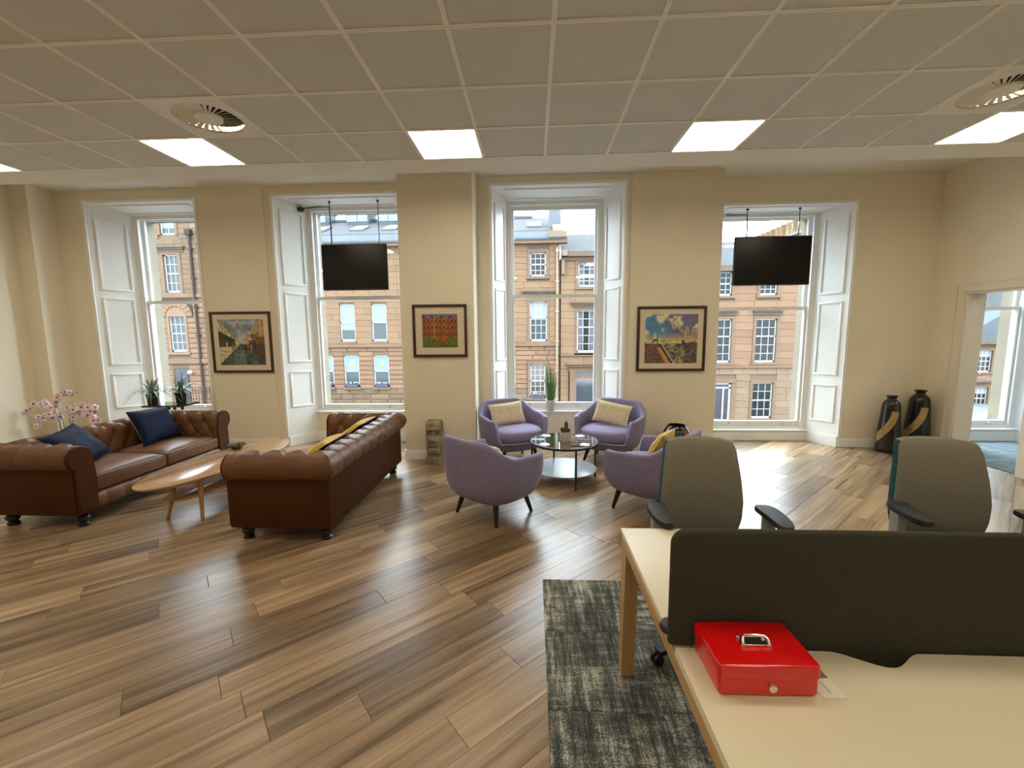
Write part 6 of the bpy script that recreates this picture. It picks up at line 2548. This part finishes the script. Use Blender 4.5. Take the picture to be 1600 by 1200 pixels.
for n, s in enumerate(sprays):
    m = MB()
    dy = (n - 2) * 0.05
    pts = [ow(p, dy * (0.3 + 0.7 * i / len(s))) for i, p in enumerate(s)]
    pts = [(0.02 * (n - 2), 0.0, 0.31)] + pts
    fine = []
    for k in range(len(pts) - 1):
        for q in range(4):
            f = q / 4
            p0, p1, p2, p3 = [Vector(pts[max(0, min(len(pts) - 1, k + d))]) for d in (-1, 0, 1, 2)]
            fine.append(0.5 * (2 * p1 + (p2 - p0) * f + (2 * p0 - 5 * p1 + 4 * p2 - p3) * f * f + (-p0 + 3 * p1 - 3 * p2 + p3) * f ** 3))
    fine.append(Vector(pts[-1]))
    m.tube(fine, 0.0045, 6)
    m.build('stem', M_STEM, t, smooth=True)
    k0 = 3 * 4 if n < 3 else 3 * 4
    for k in range(k0, len(fine) - 1, 2):
        p = fine[k]
        for rep in range(3 if rr.random() < 0.6 else 2):
            o = link('flower', fl[rr.randrange(3)], t, (p.x + rr.uniform(-0.028, 0.028), p.y - 0.02 + rr.uniform(-0.03, 0.02), p.z + rr.uniform(-0.034, 0.028)),
                     (math.radians(rr.uniform(62, 112)), rr.uniform(-0.4, 0.4), rr.uniform(-0.1, 1.3)))
            s_ = rr.uniform(1.05, 1.5)
            o.scale = (s_, s_, s_)
lm = blade_mesh('leaf', 0.26, 0.07, 0.45, math.radians(40), mat('orchid_leaf', (0.06, 0.13, 0.04), 0.35), fold=0.35)
for i in range(6):
    link('leaf', lm, t, (0, 0, 0.31), (0, 0, i * 1.05 + 0.3))

# grass in a white pot on the third window sill
t = thing('grass_plant', 'tall green grass in a white pot on the third window sill', 'plant', (0.262, 6.275, 0.5052))
m = MB()
m.lathe([(0.052, 0), (0.056, 0.004), (0.074, 0.150), (0.076, 0.152), (0.076, 0.160), (0.068, 0.160), (0.066, 0.14)], 26)
m.build('pot', mat('white_ceramic_pot', (0.74, 0.73, 0.70), 0.35), t, auto=40)
m = MB()
m.lathe([(0.0, 0.142), (0.067, 0.142)], 20, cap=False)
m.build('soil', M_SOIL, t)
M_GRASSB = mat('grass_blade', (0.085, 0.175, 0.035), 0.5, objvar=0.4)
gm = [blade_mesh('blade', 0.52, 0.010, 0.06, math.radians(86), M_GRASSB, 7), blade_mesh('blade', 0.42, 0.011, 0.10, math.radians(83), M_GRASSB, 7), blade_mesh('blade', 0.60, 0.009, 0.05, math.radians(87), M_GRASSB, 7)]
rr = random.Random(8)
for i in range(90):
    a = rr.uniform(0, 2 * PI)
    r = 0.055 * math.sqrt(rr.random())
    o = link('blade', gm[rr.randrange(3)], t, (r * math.cos(a), r * math.sin(a), 0.14), (rr.uniform(-0.06, 0.06), rr.uniform(-0.05, 0.10), a + rr.uniform(-0.5, 0.5)))
    s_ = rr.uniform(0.7, 1.08)
    o.scale = (1, 1, s_)

# cactus on the glass table
t = thing('cactus', 'small cactus in a pale square-sided pot on the glass table', 'plant', (0.362, 4.70, 0.4525), 0.3)
m = MB()
pl = [superell(2 * PI * i / 40, 0.056, 0.056, 5) for i in range(40)]
vs_ = []
for k, z in ((0.92, 0.0), (1.0, 0.006), (1.0, 0.095), (0.97, 0.10), (0.88, 0.10), (0.87, 0.085)):
    vs_ += [(p[0] * k, p[1] * k, z) for p in pl]
fs = [tuple(reversed(range(40)))] + [(j * 40 + i, j * 40 + (i + 1) % 40, (j + 1) * 40 + (i + 1) % 40, (j + 1) * 40 + i) for j in range(5) for i in range(40)] + [tuple(range(200, 240))]
m.add(vs_, fs)
m.build('pot', mat('pale_cement_pot', (0.42, 0.38, 0.29), 0.8, var=0.08, vscale=20), t, auto=40)
M_CACT = mat('cactus_green', (0.075, 0.085, 0.030), 0.8, var=0.3, vscale=60, bump=0.6, bscale=300)
def cact(x, y, r, h, ribs, rot):
    m = MB()
    def cp(i, j):
        s = j / 11
        a = 2 * PI * i / 48
        rr_ = r * (0.85 + 0.3 * s if s < 0.5 else 1.0) * math.sqrt(max(0.0, 1 - max(0, (s - 0.62) / 0.38) ** 2)) * (1 + 0.10 * math.cos(a * ribs))
        return (rr_ * math.cos(a), rr_ * math.sin(a), s * h)
    m.grid(48, 12, cp, wrapu=True, M=Matrix.Translation((x, y, 0.085)) @ Matrix.Rotation(rot, 4, 'Y'))
    m.build('stem', M_CACT, t, smooth=True)
cact(0.008, 0.0, 0.020, 0.135, 9, 0.03)
cact(-0.028, -0.008, 0.020, 0.070, 8, -0.25)
cact(0.030, -0.012, 0.017, 0.052, 8, 0.2)

# small bowl of succulents on the oak table
t = thing('succulent_bowl', 'small dark bowl of brown-green succulents on the oval coffee table', 'plant', (-3.255, 4.40, 0.4202))
m = MB()
m.lathe([(0.035, 0), (0.05, 0.004), (0.068, 0.03), (0.072, 0.05), (0.066, 0.05), (0.06, 0.034)], 28)
m.build('bowl', mat('dark_glazed_bowl', (0.06, 0.05, 0.025), 0.3), t, auto=50)
M_SUCC = mat('succulent_leaf', (0.11, 0.095, 0.03), 0.6, objvar=0.4)
m = MB()
m.lathe([(0.0, 0.0), (0.010, 0.012), (0.008, 0.026), (0.0, 0.034)], 7, cap=False)
sm_ = m.mesh('leaf', M_SUCC, smooth=True)
rr = random.Random(4)
for i in range(34):
    a = i * 2.399
    r = 0.011 * math.sqrt(i)
    link('leaf', sm_, t, (r * math.cos(a), r * math.sin(a), 0.034), (0, 0.15 + r * 11, a))
